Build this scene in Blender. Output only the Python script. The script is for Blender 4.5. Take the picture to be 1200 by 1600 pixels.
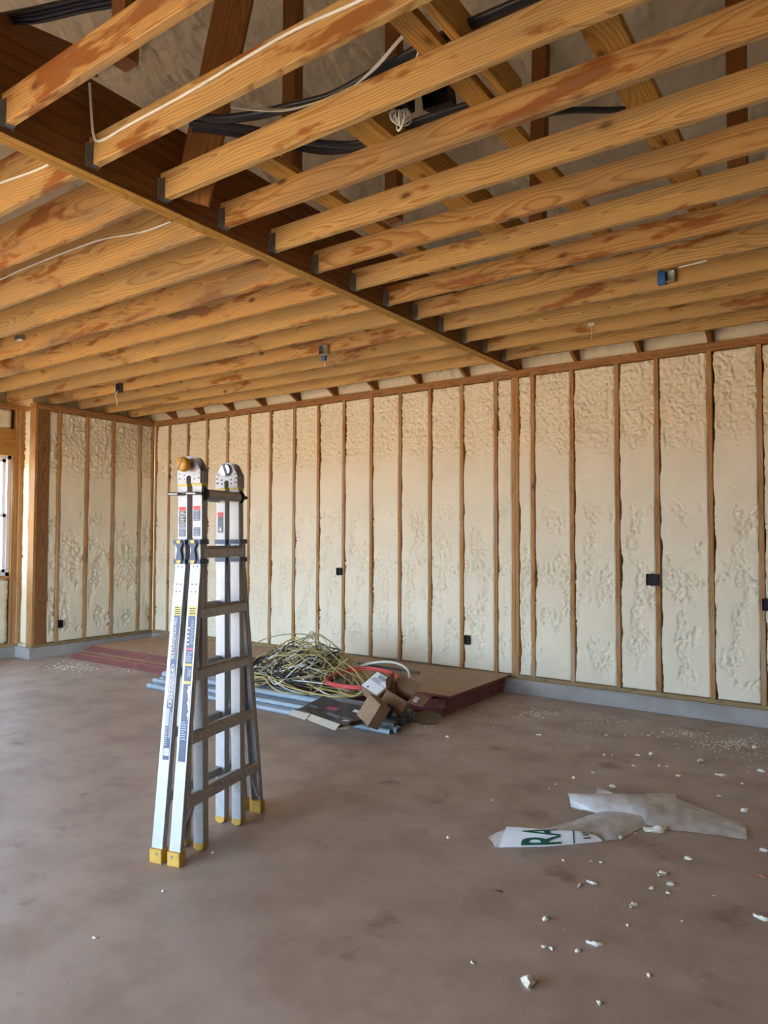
import bpy, bmesh, math, random
import numpy as np
from mathutils import Vector, Matrix, Euler

for o in list(bpy.data.objects):
    bpy.data.objects.remove(o)
random.seed(7)
RNG = np.random.RandomState(11)
scene = bpy.context.scene
COL = scene.collection
PI = math.pi

# ------------------------------------------------------------------ camera
F_PX = 1110.0
CAM_H = 1.58
YAW = math.radians(35.05)
ROLL = math.radians(0.186)
PITCH = math.radians(1.995)
cam_data = bpy.data.cameras.new('camera')
cam_data.sensor_fit = 'AUTO'
cam_data.sensor_width = 36.0
cam_data.lens = F_PX / 1600 * 36.0
cam_data.clip_start = 0.05
cam_data.clip_end = 300
cam = bpy.data.objects.new('camera', cam_data)
cam.location = (0, 0, CAM_H)
cam.rotation_euler = (Matrix.Rotation(YAW, 3, 'Z') @ Matrix.Rotation(PI / 2 + PITCH, 3, 'X') @ Matrix.Rotation(ROLL, 3, 'Z')).to_euler()
COL.objects.link(cam)
scene.camera = cam

# ------------------------------------------------------------------ world, sun, exposure
world = bpy.data.worlds.new('sky')
scene.world = world
world.use_nodes = True
bg = world.node_tree.nodes['Background']
bg.inputs['Color'].default_value = (0.54, 0.75, 1.0, 1)
bg.inputs['Strength'].default_value = 3.0

sun_data = bpy.data.lights.new('sun', 'SUN')
sun_data.energy = 4.2
sun_data.angle = math.radians(0.6)
sun_data.color = (1.0, 0.90, 0.76)
sun = bpy.data.objects.new('sun', sun_data)
sun.rotation_euler = Vector((-0.30, 0.42, -1.0)).to_track_quat('-Z', 'Y').to_euler()
sun.location = (0, -20, 20)
COL.objects.link(sun)

FRONT_Y = -2.2
OPEN_X0, OPEN_X1, OPEN_H = -9.1, -1.8, 2.45
portal_data = bpy.data.lights.new('opening_portal', 'AREA')
portal_data.shape = 'RECTANGLE'
portal_data.size = OPEN_X1 - OPEN_X0
portal_data.size_y = OPEN_H
portal_data.cycles.is_portal = True
portal = bpy.data.objects.new('opening_portal', portal_data)
portal.location = ((OPEN_X0 + OPEN_X1) / 2, FRONT_Y - 0.15, OPEN_H / 2)
portal.rotation_euler = (PI / 2, 0, 0)      # -Z looks towards +Y, into the room
COL.objects.link(portal)

scene.view_settings.view_transform = 'Standard'
scene.view_settings.look = 'None'
scene.view_settings.gamma = 1.0
scene.view_settings.use_curve_mapping = False
scene.view_settings.exposure = 2.36
scene.cycles.max_bounces = 7
scene.cycles.diffuse_bounces = 4
scene.cycles.sample_clamp_indirect = 8.0

# ------------------------------------------------------------------ pixel -> place helpers
_CR = cam.rotation_euler.to_matrix()
def ray(px, py):
    return _CR @ Vector(((px - 600) / F_PX, (800 - py) / F_PX, -1.0))
def at_z(px, py, z=0.0):
    d = ray(px, py); t = (z - CAM_H) / d.z
    return Vector((d.x * t, d.y * t, z))
def at_Y(px, py, Y):
    d = ray(px, py); t = Y / d.y
    return Vector((d.x * t, Y, CAM_H + d.z * t))
def at_X(px, py, X):
    d = ray(px, py); t = X / d.x
    return Vector((X, d.y * t, CAM_H + d.z * t))

# ------------------------------------------------------------------ numpy noise
_PERM = np.random.RandomState(5).permutation(256)
_PERM = np.concatenate([_PERM, _PERM, _PERM])
_ANG = np.random.RandomState(6).rand(256) * 2 * PI
_GX, _GY = np.cos(_ANG), np.sin(_ANG)
def pnoise(x, y, seed=0):
    x = np.asarray(x, float) + seed * 17.31; y = np.asarray(y, float) + seed * 9.77
    xi = np.floor(x).astype(int); yi = np.floor(y).astype(int)
    xf = x - xi; yf = y - yi
    u = xf * xf * xf * (xf * (xf * 6 - 15) + 10); v = yf * yf * yf * (yf * (yf * 6 - 15) + 10)
    def g(ix, iy, dx, dy):
        h = _PERM[_PERM[ix & 255] + (iy & 255)]
        return _GX[h] * dx + _GY[h] * dy
    a = g(xi, yi, xf, yf); b = g(xi + 1, yi, xf - 1, yf)
    c = g(xi, yi + 1, xf, yf - 1); d = g(xi + 1, yi + 1, xf - 1, yf - 1)
    return (a + (b - a) * u + ((c + (d - c) * u) - (a + (b - a) * u)) * v) * 1.5
def fbm(x, y, seed=0, octv=3):
    s = 0; a = 1.0; t = 0
    for k in range(octv):
        s = s + a * pnoise(x * 2 ** k, y * 2 ** k, seed + k * 3.1); t += a; a *= 0.5
    return s / t
def sstep(a, b, x):
    t = np.clip((x - a) / (b - a), 0, 1); return t * t * (3 - 2 * t)

# ------------------------------------------------------------------ materials
def new_mat(name):
    m = bpy.data.materials.new(name); m.use_nodes = True
    nt = m.node_tree
    return m, nt, nt.nodes['Principled BSDF']
def N(nt, typ, **kw):
    n = nt.nodes.new(typ)
    for k, v in kw.items():
        setattr(n, k, v)
    return n
def L(nt, a, b):
    nt.links.new(a, b)
def math_n(nt, op, a, b=None, c=None):
    n = N(nt, 'ShaderNodeMath', operation=op)
    for i, v in enumerate((a, b, c)):
        if v is None: continue
        if isinstance(v, (int, float)): n.inputs[i].default_value = v
        else: L(nt, v, n.inputs[i])
    return n.outputs[0]
def ramp(nt, fac, stops):
    r = N(nt, 'ShaderNodeValToRGB')
    el = r.color_ramp.elements
    while len(el) < len(stops): el.new(0.5)
    for e, (p, c) in zip(el, stops):
        e.position = p; e.color = (*c, 1) if len(c) == 3 else c
    L(nt, fac, r.inputs[0]); return r.outputs[0]
def mixc(nt, fac, a, b, blend='MIX'):
    n = N(nt, 'ShaderNodeMix', data_type='RGBA', blend_type=blend)
    for idx, v in ((0, fac), (6, a), (7, b)):
        if isinstance(v, (int, float)): n.inputs[idx].default_value = v
        elif isinstance(v, tuple): n.inputs[idx].default_value = (*v, 1)
        else: L(nt, v, n.inputs[idx])
    return n.outputs[2]
def noise_tex(nt, vec, scale, detail=3, rough=0.55, dim='3D'):
    n = N(nt, 'ShaderNodeTexNoise', noise_dimensions=dim)
    n.inputs['Scale'].default_value = scale; n.inputs['Detail'].default_value = detail
    n.inputs['Roughness'].default_value = rough
    if vec is not None: L(nt, vec, n.inputs['Vector'])
    return n.outputs['Fac']
def mapping(nt, vec, scale=(1, 1, 1), loc=(0, 0, 0)):
    m = N(nt, 'ShaderNodeMapping')
    m.inputs['Scale'].default_value = scale; m.inputs['Location'].default_value = loc
    L(nt, vec, m.inputs['Vector']); return m.outputs[0]
def bump(nt, bsdf, height, strength=0.3, dist=0.01):
    b = N(nt, 'ShaderNodeBump'); b.inputs['Strength'].default_value = strength
    b.inputs['Distance'].default_value = dist
    L(nt, height, b.inputs['Height']); L(nt, b.outputs[0], bsdf.inputs['Normal'])
def plain(name, col, rough=0.6, metal=0.0, var=0.0, scale=20):
    m, nt, b = new_mat(name)
    b.inputs['Roughness'].default_value = rough; b.inputs['Metallic'].default_value = metal
    if name == 'black_plastic': b.inputs['Specular IOR Level'].default_value = 0.12
    tc = N(nt, 'ShaderNodeTexCoord')
    n = noise_tex(nt, tc.outputs['Object'], scale, 3)
    v = 0.5 * var + 0.04
    lo = tuple(max(0, c * (1 - v)) for c in col); hi = tuple(min(1, c * (1 + v)) for c in col)
    L(nt, ramp(nt, n, [(0.3, lo), (0.7, hi)]), b.inputs['Base Color'])
    return m

def wood(name, light, dark, stain=0.35, stain_col=(0.30, 0.10, 0.02), ring=72.0, knots=1.0, grey=0.0, th0=0.535, grey_col=(0.22, 0.17, 0.11)):
    """lumber sawn along local X: growth rings, fibres, knots, weather stains; varies with each board"""
    m, nt, b = new_mat(name)
    tc = N(nt, 'ShaderNodeTexCoord'); oi = N(nt, 'ShaderNodeObjectInfo')
    rnd = oi.outputs['Random']
    off = N(nt, 'ShaderNodeCombineXYZ')
    L(nt, math_n(nt, 'MULTIPLY', rnd, 57.0), off.inputs[0])
    r2 = math_n(nt, 'FRACT', math_n(nt, 'MULTIPLY', rnd, 91.7)); r3 = math_n(nt, 'FRACT', math_n(nt, 'MULTIPLY', rnd, 37.3))
    va = N(nt, 'ShaderNodeVectorMath', operation='ADD')
    L(nt, tc.outputs['Object'], va.inputs[0]); L(nt, off.outputs[0], va.inputs[1])
    vec = va.outputs[0]
    sp = N(nt, 'ShaderNodeSeparateXYZ'); L(nt, vec, sp.inputs[0])
    low = noise_tex(nt, mapping(nt, vec, (0.9, 3.0, 3.0)), 1.0, 2)
    mid = noise_tex(nt, mapping(nt, vec, (2.5, 14, 14)), 1.0, 3)
    yy = math_n(nt, 'ADD', sp.outputs[1], math_n(nt, 'MULTIPLY', math_n(nt, 'SUBTRACT', r2, 0.5), 0.16))
    zz = math_n(nt, 'ADD', sp.outputs[2], math_n(nt, 'MULTIPLY', math_n(nt, 'SUBTRACT', r3, 0.5), 0.12))
    rr = math_n(nt, 'SQRT', math_n(nt, 'ADD', math_n(nt, 'MULTIPLY', yy, yy), math_n(nt, 'MULTIPLY', zz, zz)))
    rr = math_n(nt, 'ADD', rr, math_n(nt, 'MULTIPLY', low, 0.16))
    rr = math_n(nt, 'ADD', rr, math_n(nt, 'MULTIPLY', mid, 0.016))
    rings = math_n(nt, 'FRACT', math_n(nt, 'MULTIPLY', rr, ring))
    rf = ramp(nt, rings, [(0.0, (0, 0, 0)), (0.55, (0.25, 0.25, 0.25)), (0.86, (1, 1, 1)), (1.0, (0, 0, 0))])
    col = mixc(nt, math_n(nt, 'MULTIPLY', rf, 0.80), light, dark)
    fib = noise_tex(nt, mapping(nt, vec, (3, 160, 160)), 1.0, 3)
    col = mixc(nt, 0.45, col, ramp(nt, fib, [(0.3, (0.55, 0.55, 0.55)), (0.7, (1.15, 1.15, 1.15))]), 'MULTIPLY')
    # board to board tone
    tone = ramp(nt, r2, [(0, (0.84, 0.80, 0.76)), (1, (1.10, 1.08, 1.02))])
    col = mixc(nt, 0.9, col, tone, 'MULTIPLY')
    # knots
    vor = N(nt, 'ShaderNodeTexVoronoi'); vor.inputs['Scale'].default_value = 1.0
    vor.inputs['Randomness'].default_value = 1.0
    L(nt, mapping(nt, vec, (2.6, 5.5, 5.5)), vor.inputs['Vector'])
    kn = ramp(nt, vor.outputs['Distance'], [(0.05, (1, 1, 1)), (0.10, (0.35, 0.35, 0.35)), (0.16, (0, 0, 0))])
    col = mixc(nt, math_n(nt, 'MULTIPLY', kn, 0.85 * knots), col, (0.085, 0.030, 0.008))
    # weather stains
    st = noise_tex(nt, mapping(nt, vec, (1.6, 7.0, 7.0), (3.3, 1.1, 0.4)), 1.0, 5, 0.62)
    th = math_n(nt, 'ADD', th0, math_n(nt, 'MULTIPLY', r3, 0.12))
    sm = math_n(nt, 'MULTIPLY', math_n(nt, 'SUBTRACT', st, th), 16.0)
    sm = N(nt, 'ShaderNodeClamp'); 
    L(nt, math_n(nt, 'MULTIPLY', math_n(nt, 'SUBTRACT', st, th), 16.0), sm.inputs[0])
    col = mixc(nt, math_n(nt, 'MULTIPLY', sm.outputs[0], stain), col, stain_col)
    if grey:
        gn = noise_tex(nt, mapping(nt, vec, (0.7, 4, 4), (9, 2, 1)), 1.0, 4, 0.6)
        col = mixc(nt, math_n(nt, 'MULTIPLY', ramp(nt, gn, [(0.5, (0, 0, 0)), (0.62, (1, 1, 1))]), grey), col, grey_col)
    L(nt, col, b.inputs['Base Color'])
    b.inputs['Roughness'].default_value = 0.62
    b.inputs['Specular IOR Level'].default_value = 0.25
    bump(nt, b, fib, 0.25, 0.002)
    return m

M = {}
M['joist'] = wood('pine_joist', (0.63, 0.42, 0.17), (0.34, 0.155, 0.04), stain=0.88, stain_col=(0.27, 0.088, 0.016), grey=0.35)
M['joist2'] = wood('stained_pine_joist', (0.60, 0.37, 0.145), (0.32, 0.14, 0.036), stain=0.9, stain_col=(0.26, 0.084, 0.016), grey=0.5, th0=0.47)
M['stud'] = wood('pine_stud', (0.50, 0.27, 0.10), (0.30, 0.14, 0.045), stain=0.5, grey=0.5, grey_col=(0.55, 0.42, 0.29))
M['plate'] = wood('pine_plate', (0.42, 0.22, 0.085), (0.25, 0.11, 0.035), stain=0.5)
M['treated'] = wood('treated_pine', (0.38, 0.27, 0.13), (0.24, 0.16, 0.07), stain=0.3)
M['post'] = wood('stained_post', (0.30, 0.15, 0.06), (0.17, 0.07, 0.025), stain=0.7)
M['attic'] = wood('attic_lumber', (0.62, 0.37, 0.10), (0.36, 0.16, 0.03), stain=0.4)
M['strut'] = wood('dark_strut', (0.34, 0.15, 0.05), (0.19, 0.07, 0.02), stain=0.6)
M['beam'] = wood('laminated_beam', (0.25, 0.105, 0.03), (0.15, 0.055, 0.014), stain=0.6, ring=18, knots=0.3)
M['beam_edge'] = wood('laminated_beam_edge', (0.52, 0.30, 0.06), (0.34, 0.17, 0.03), stain=0.2, ring=160, knots=0.2)

def foam_mat(name, a, b_, bs=0.6):
    m, nt, b = new_mat(name)
    tc = N(nt, 'ShaderNodeTexCoord'); v = tc.outputs['Object']
    n1 = noise_tex(nt, v, 3.0, 4); n2 = noise_tex(nt, v, 90.0, 4, 0.6)
    col = ramp(nt, n1, [(0.3, a), (0.7, b_)])
    vor = N(nt, 'ShaderNodeTexVoronoi'); vor.inputs['Scale'].default_value = 46; L(nt, v, vor.inputs['Vector'])
    pit = ramp(nt, vor.outputs['Distance'], [(0.0, (0.55, 0.46, 0.30)), (0.07, (1, 1, 1))])
    col = mixc(nt, 0.30, col, pit, 'MULTIPLY')
    L(nt, col, b.inputs['Base Color'])
    b.inputs['Roughness'].default_value = 0.75; b.inputs['Specular IOR Level'].default_value = 0.2
    h = math_n(nt, 'ADD', math_n(nt, 'MULTIPLY', n2, 0.6), noise_tex(nt, v, 28.0, 3))
    bump(nt, b, h, bs, 0.006)
    return m
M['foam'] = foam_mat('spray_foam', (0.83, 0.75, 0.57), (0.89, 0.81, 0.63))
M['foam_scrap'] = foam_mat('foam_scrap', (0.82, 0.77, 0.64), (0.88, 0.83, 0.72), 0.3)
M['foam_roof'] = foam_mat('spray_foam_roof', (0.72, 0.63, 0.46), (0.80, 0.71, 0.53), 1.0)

def concrete(name, a, b_, c, rough):
    m, nt, b = new_mat(name)
    tc = N(nt, 'ShaderNodeTexCoord'); v = tc.outputs['Object']
    n1 = noise_tex(nt, v, 0.55, 5, 0.55); n2 = noise_tex(nt, v, 3.0, 6, 0.6)
    n3 = noise_tex(nt, v, 220.0, 2)
    col = ramp(nt, n1, [(0.32, a), (0.68, b_)])
    col = mixc(nt, ramp(nt, n2, [(0.43, (0, 0, 0)), (0.66, (0.7, 0.7, 0.7))]), col, c)
    # trowel sweeps: long pale arcs
    sw = noise_tex(nt, mapping(nt, v, (1.1, 2.0, 1), (4, 2, 0)), 1.0, 5, 0.65)
    col = mixc(nt, ramp(nt, sw, [(0.50, (0, 0, 0)), (0.68, (0.32, 0.32, 0.32))]), col, tuple(min(1, k * 1.28) for k in b_))
    # rusty dirt spots
    sp = noise_tex(nt, mapping(nt, v, (1, 1, 1), (7.7, 3.1, 0)), 2.4, 4, 0.6)
    col = mixc(nt, ramp(nt, sp, [(0.62, (0, 0, 0)), (0.70, (0.55, 0.55, 0.55))]), col, (0.16, 0.085, 0.055))
    vs = N(nt, 'ShaderNodeTexVoronoi'); vs.inputs['Scale'].default_value = 9; L(nt, v, vs.inputs['Vector'])
    col = mixc(nt, ramp(nt, vs.outputs['Distance'], [(0.03, (0.5, 0.5, 0.5)), (0.05, (0, 0, 0))]), col, (0.13, 0.09, 0.07))
    col = mixc(nt, 0.25, col, ramp(nt, n3, [(0.3, (0.7, 0.7, 0.7)), (0.7, (1.1, 1.1, 1.1))]), 'MULTIPLY')
    L(nt, col, b.inputs['Base Color'])
    L(nt, ramp(nt, n2, [(0.3, (rough - 0.08,) * 3), (0.7, (rough + 0.12,) * 3)]), b.inputs['Roughness'])
    bump(nt, b, n3, 0.12, 0.002)
    return m
M['floor'] = concrete('concrete_floor', (0.385, 0.295, 0.24), (0.47, 0.38, 0.32), (0.325, 0.235, 0.185), 0.5)
M['curb'] = concrete('concrete_curb', (0.33, 0.31, 0.29), (0.44, 0.42, 0.40), (0.28, 0.26, 0.24), 0.7)
M['ground'] = plain('red_clay_ground', (0.56, 0.34, 0.18), 0.9, var=0.4, scale=0.8)
M['galv'] = plain('galvanised_steel', (0.42, 0.44, 0.45), 0.35, 0.95, 0.3, 30)

def aluminium():
    m, nt, b = new_mat('brushed_aluminium')
    tc = N(nt, 'ShaderNodeTexCoord')
    n = noise_tex(nt, mapping(nt, tc.outputs['Object'], (90, 90, 2.0)), 1.0, 4, 0.6)
    n2 = noise_tex(nt, tc.outputs['Object'], 26, 4, 0.65)
    L(nt, ramp(nt, n2, [(0.3, (0.36, 0.36, 0.365)), (0.7, (0.465, 0.465, 0.47))]), b.inputs['Base Color'])
    b.inputs['Metallic'].default_value = 0.38
    L(nt, ramp(nt, n2, [(0.3, (0.42, 0.42, 0.42)), (0.7, (0.6, 0.6, 0.6))]), b.inputs['Roughness'])
    bump(nt, b, n, 0.08, 0.002)
    return m
M['alu'] = aluminium()
M['rung'] = plain('worn_aluminium_rung', (0.40, 0.385, 0.375), 0.45, 0.45, 0.3, 40)
M['yellow'] = plain('yellow_plastic', (0.56, 0.33, 0.05), 0.5, 0, 0.15, 40)
M['yellow_tape'] = plain('yellow_label', (0.60, 0.48, 0.07), 0.45)
M['orange'] = plain('orange_yellow_knob', (0.58, 0.28, 0.02), 0.4)
M['bracket'] = plain('slate_blue_plastic', (0.055, 0.085, 0.16), 0.5)
M['black'] = plain('black_plastic', (0.018, 0.018, 0.020), 0.5)
M['chrome'] = plain('chromed_steel', (0.45, 0.46, 0.48), 0.22, 1.0)
M['rivet'] = plain('dark_rivet', (0.10, 0.10, 0.11), 0.5, 0.6)
M['navy'] = plain('navy_label', (0.018, 0.045, 0.13), 0.4, 0, 0.2, 60)
M['navy2'] = plain('slate_label', (0.06, 0.085, 0.13), 0.4, 0, 0.3, 60)
M['white_ink'] = plain('white_print', (0.62, 0.62, 0.63), 0.5)
M['pale_ink'] = plain('pale_blue_print', (0.36, 0.44, 0.58), 0.5)
M['red_ink'] = plain('red_print', (0.70, 0.06, 0.05), 0.5)
M['pink_ink'] = plain('pink_print', (0.80, 0.12, 0.25), 0.5)
M['black_ink'] = plain('black_print', (0.03, 0.03, 0.035), 0.5)
M['green_ink'] = plain('green_print', (0.012, 0.09, 0.055), 0.5)
M['conduit'] = plain('grey_pvc', (0.30, 0.36, 0.42), 0.4, 0, 0.12, 8)
M['card'] = plain('brown_cardboard', (0.28, 0.175, 0.10), 0.8, 0, 0.2, 14)
M['card_dark'] = plain('dark_printed_cardboard', (0.055, 0.050, 0.050), 0.6, 0, 0.3, 14)
M['paper'] = plain('white_paper_label', (0.80, 0.80, 0.80), 0.6)
M['ply_edge'] = plain('red_painted_edge', (0.19, 0.045, 0.045), 0.7, 0, 0.5, 12)
M['cab_yellow'] = plain('yellow_cable', (0.52, 0.41, 0.15), 0.5, 0, 0.2, 10)
M['cab_tan'] = plain('tan_cable', (0.33, 0.26, 0.13), 0.5, 0, 0.2, 10)
M['cab_white'] = plain('white_cable', (0.75, 0.73, 0.66), 0.5, 0, 0.1, 10)
M['cab_black'] = plain('black_cable', (0.02, 0.02, 0.022), 0.5)
M['tube_red'] = plain('red_tubing', (0.55, 0.06, 0.05), 0.35)
M['tube_white'] = plain('white_tubing', (0.78, 0.75, 0.68), 0.4)
M['box_blue'] = plain('blue_plastic', (0.03, 0.13, 0.40), 0.45)
M['vinyl'] = plain('white_vinyl', (0.80, 0.80, 0.80), 0.4)
M['jacket'] = plain('black_plastic_sheath', (0.035, 0.036, 0.042), 0.32, 0, 0.4, 6)
M['drywall'] = plain('sheathing', (0.50, 0.40, 0.26), 0.8, 0, 0.2, 4)

def plywood(name):
    m, nt, b = new_mat(name)
    tc = N(nt, 'ShaderNodeTexCoord'); v = tc.outputs['Object']
    w = noise_tex(nt, mapping(nt, v, (0.6, 6, 1)), 1.0, 4, 0.6)
    r = math_n(nt, 'FRACT', math_n(nt, 'MULTIPLY', w, 14.0))
    col = ramp(nt, r, [(0, (0.43, 0.285, 0.18)), (0.6, (0.49, 0.33, 0.215)), (0.9, (0.33, 0.205, 0.125)), (1, (0.43, 0.285, 0.18))])
    f = noise_tex(nt, mapping(nt, v, (4, 120, 1)), 1.0, 3)
    col = mixc(nt, 0.4, col, ramp(nt, f, [(0.3, (0.6, 0.6, 0.6)), (0.7, (1.1, 1.1, 1.1))]), 'MULTIPLY')
    L(nt, col, b.inputs['Base Color']); b.inputs['Roughness'].default_value = 0.7
    return m
M['ply'] = plywood('plywood_face')

def film():
    m, nt, b = new_mat('milky_plastic_film')
    tc = N(nt, 'ShaderNodeTexCoord')
    n = noise_tex(nt, tc.outputs['Object'], 9, 4)
    L(nt, ramp(nt, n, [(0.3, (0.64, 0.60, 0.58)), (0.7, (0.80, 0.78, 0.77))]), b.inputs['Base Color'])
    b.inputs['Roughness'].default_value = 0.28
    tr = N(nt, 'ShaderNodeBsdfTransparent'); mx = N(nt, 'ShaderNodeMixShader')
    L(nt, ramp(nt, n, [(0.3, (0.58, 0.58, 0.58)), (0.7, (0.84, 0.84, 0.84))]), mx.inputs[0])
    L(nt, tr.outputs[0], mx.inputs[1]); L(nt, b.outputs[0], mx.inputs[2])
    L(nt, mx.outputs[0], nt.nodes['Material Output'].inputs['Surface'])
    bump(nt, b, n, 0.3, 0.01)
    return m
M['film'] = film()
M['film_white'] = plain('white_printed_film', (0.84, 0.84, 0.85), 0.3)
def glass():
    m, nt, b = new_mat('window_glass')
    gl = N(nt, 'ShaderNodeBsdfGlossy'); gl.inputs['Roughness'].default_value = 0.02
    tr = N(nt, 'ShaderNodeBsdfTransparent'); mx = N(nt, 'ShaderNodeMixShader'); mx.inputs[0].default_value = 0.08
    L(nt, tr.outputs[0], mx.inputs[1]); L(nt, gl.outputs[0], mx.inputs[2])
    L(nt, mx.outputs[0], nt.nodes['Material Output'].inputs['Surface'])
    return m
M['glass'] = glass()

# ------------------------------------------------------------------ mesh helpers
class MB:
    def __init__(s):
        s.v = []; s.f = []; s.mi = []
    def add(s, vs, fs, mi=0):
        o = len(s.v); s.v += [tuple(p) for p in vs]
        for f in fs:
            s.f.append(tuple(i + o for i in f)); s.mi.append(mi)
    def box(s, x0, x1, y0, y1, z0, z1, mi=0):
        s.add([(x0, y0, z0), (x1, y0, z0), (x1, y1, z0), (x0, y1, z0), (x0, y0, z1), (x1, y0, z1), (x1, y1, z1), (x0, y1, z1)],
              [(0, 3, 2, 1), (4, 5, 6, 7), (0, 1, 5, 4), (1, 2, 6, 5), (2, 3, 7, 6), (3, 0, 4, 7)], mi)
    def cbox(s, x0, x1, y0, y1, z0, z1, c=0.003, mi=0):
        """box with the four long (X) edges chamfered"""
        prof = [(y0 + c, z0), (y1 - c, z0), (y1, z0 + c), (y1, z1 - c), (y1 - c, z1), (y0 + c, z1), (y0, z1 - c), (y0, z0 + c)]
        vs = [(x0, a, b) for a, b in prof] + [(x1, a, b) for a, b in prof]
        n = 8
        fs = [(i, i + n, (i + 1) % n + n, (i + 1) % n) for i in range(n)]
        fs = [tuple(reversed(f)) for f in fs]
        fs += [tuple(range(n)), tuple(reversed(range(n, 2 * n)))]
        s.add(vs, [tuple(reversed(f)) for f in fs], mi)
    def loft(s, rings, closed=True, caps=True, mi=0):
        n = len(rings[0]); vs = [p for r in rings for p in r]; fs = []
        for k in range(len(rings) - 1):
            for i in range(n if closed else n - 1):
                j = (i + 1) % n
                fs.append((k * n + i, k * n + j, (k + 1) * n + j, (k + 1) * n + i))
        if caps and closed:
            fs.append(tuple(reversed(range(n)))); fs.append(tuple(range((len(rings) - 1) * n, len(rings) * n)))
        s.add(vs, fs, mi)
    def tube(s, pts, r, sides=8, mi=0, caps=True, flat=1.0):
        pts = [Vector(p) for p in pts]; rings = []
        prev = None
        for i, p in enumerate(pts):
            t = (pts[min(i + 1, len(pts) - 1)] - pts[max(i - 1, 0)]).normalized()
            if prev is None:
                a = Vector((0, 0, 1)) if abs(t.z) < 0.9 else Vector((1, 0, 0))
                u = t.cross(a).normalized()
            else:
                u = (prev - t * prev.dot(t))
                u = u.normalized() if u.length > 1e-6 else t.orthogonal().normalized()
            prev = u; w = t.cross(u)
            rr = r[i] if isinstance(r, (list, tuple)) else r
            rings.append([p + (u * math.cos(2 * PI * k / sides) + w * (math.sin(2 * PI * k / sides) * flat)) * rr for k in range(sides)])
        s.loft(rings, True, caps, mi)
    def cyl(s, p0, p1, r, sides=16, mi=0):
        s.tube([p0, p1], r, sides, mi)
    def pipe(s, p0, p1, r, ri, sides=14, mi=0, mi2=None):
        """hollow straight pipe"""
        p0 = Vector(p0); p1 = Vector(p1); t = (p1 - p0).normalized(); u = t.orthogonal().normalized(); w = t.cross(u)
        def ring(p, rr): return [p + (u * math.cos(2 * PI * k / sides) + w * math.sin(2 * PI * k / sides)) * rr for k in range(sides)]
        s.loft([ring(p0, ri), ring(p0, r), ring(p1, r), ring(p1, ri)], True, False, mi)
        s.loft([ring(p1, ri), ring(p0, ri)], True, False, mi if mi2 is None else mi2)
    def mesh(s, name, mats, smooth=False):
        me = bpy.data.meshes.new(name)
        me.from_pydata(s.v, [], s.f)
        if not isinstance(mats, (list, tuple)): mats = [mats]
        for m in mats: me.materials.append(m)
        if len(mats) > 1: me.polygons.foreach_set('material_index', s.mi)
        if smooth: me.polygons.foreach_set('use_smooth', [True] * len(me.polygons))
        me.update()
        return me
    def build(s, name, mats, parent=None, smooth=False, fix=True):
        me = s.mesh(name, mats, smooth)
        if fix:
            bm = bmesh.new(); bm.from_mesh(me); bmesh.ops.recalc_face_normals(bm, faces=bm.faces); bm.to_mesh(me); bm.free()
        return link(name, me, parent)
def link(name, data, parent=None, mat=None):
    o = bpy.data.objects.new(name, data); COL.objects.link(o)
    if parent is not None: o.parent = parent
    if mat is not None: o.matrix_local = mat
    return o
def empty(name, loc=(0, 0, 0), rz=0):
    o = bpy.data.objects.new(name, None); o.empty_display_size = 0.1
    COL.objects.link(o); o.location = loc; o.rotation_euler = (0, 0, rz); return o
def tag(o, label, cat, group=None, kind=None):
    o['label'] = label; o['category'] = cat
    if group: o['group'] = group
    if kind: o['kind'] = kind
    return o
def smooth_angle(o, ang=40):
    me = o.data
    me.polygons.foreach_set('use_smooth', [True] * len(me.polygons))
    try: me.set_sharp_from_angle(angle=math.radians(ang))
    except Exception: pass
_BOARDS = {}
def board(name, p0, p1, w, t, mat, parent, up=(0, 0, 1)):
    """a sawn board from p0 to p1 (centre line); w = size along 'up', t = thickness; mesh shared between alike boards"""
    p0 = Vector(p0); p1 = Vector(p1); d = p1 - p0; ln = d.length; x = d.normalized()
    up = Vector(up); z = (up - x * up.dot(x)).normalized(); y = z.cross(x)
    key = (round(ln, 3), round(w, 4), round(t, 4), mat.name)
    if key not in _BOARDS:
        mb = MB(); mb.cbox(-ln / 2, ln / 2, -t / 2, t / 2, -w / 2, w / 2, 0.0025)
        me = mb.mesh(name, mat)
        bm = bmesh.new(); bm.from_mesh(me); bmesh.ops.recalc_face_normals(bm, faces=bm.faces); bm.to_mesh(me); bm.free()
        _BOARDS[key] = me
    mid = (p0 + p1) / 2
    m = Matrix(((x.x, y.x, z.x, mid.x), (x.y, y.y, z.y, mid.y), (x.z, y.z, z.z, mid.z), (0, 0, 0, 1)))
    o = link(name, _BOARDS[key], parent)
    o.matrix_basis = m
    return o
def text_mesh(txt, size, bold=0.0, shear=0.0, extrude=0.0):
    cu = bpy.data.curves.new('txt', 'FONT'); cu.body = txt; cu.size = size; cu.offset = bold; cu.shear = shear
    cu.extrude = extrude; cu.resolution_u = 3; cu.align_x = 'LEFT'
    o = bpy.data.objects.new('txt', cu); COL.objects.link(o)
    dg = bpy.context.evaluated_depsgraph_get(); dg.update()
    me = bpy.data.meshes.new_from_object(o.evaluated_get(dg))
    vs = [tuple(v.co) for v in me.vertices]; fs = [tuple(p.vertices) for p in me.polygons]
    bpy.data.objects.remove(o); bpy.data.curves.remove(cu); bpy.data.meshes.remove(me)
    return vs, fs

# ================================================================== SETTING
BY = 6.75            # inner face of the back wall's studs
LX = -8.96           # inner face of the left wall's studs
WX = -9.31           # the recessed window wall
RX = 4.2
JOG_Y = 4.946
CURB_H, SILL_T, STUD_T, PLATE_T = 0.138, 0.038, 3.232, 3.308
STUD_W, STUD_D = 0.038, 0.14

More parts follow.
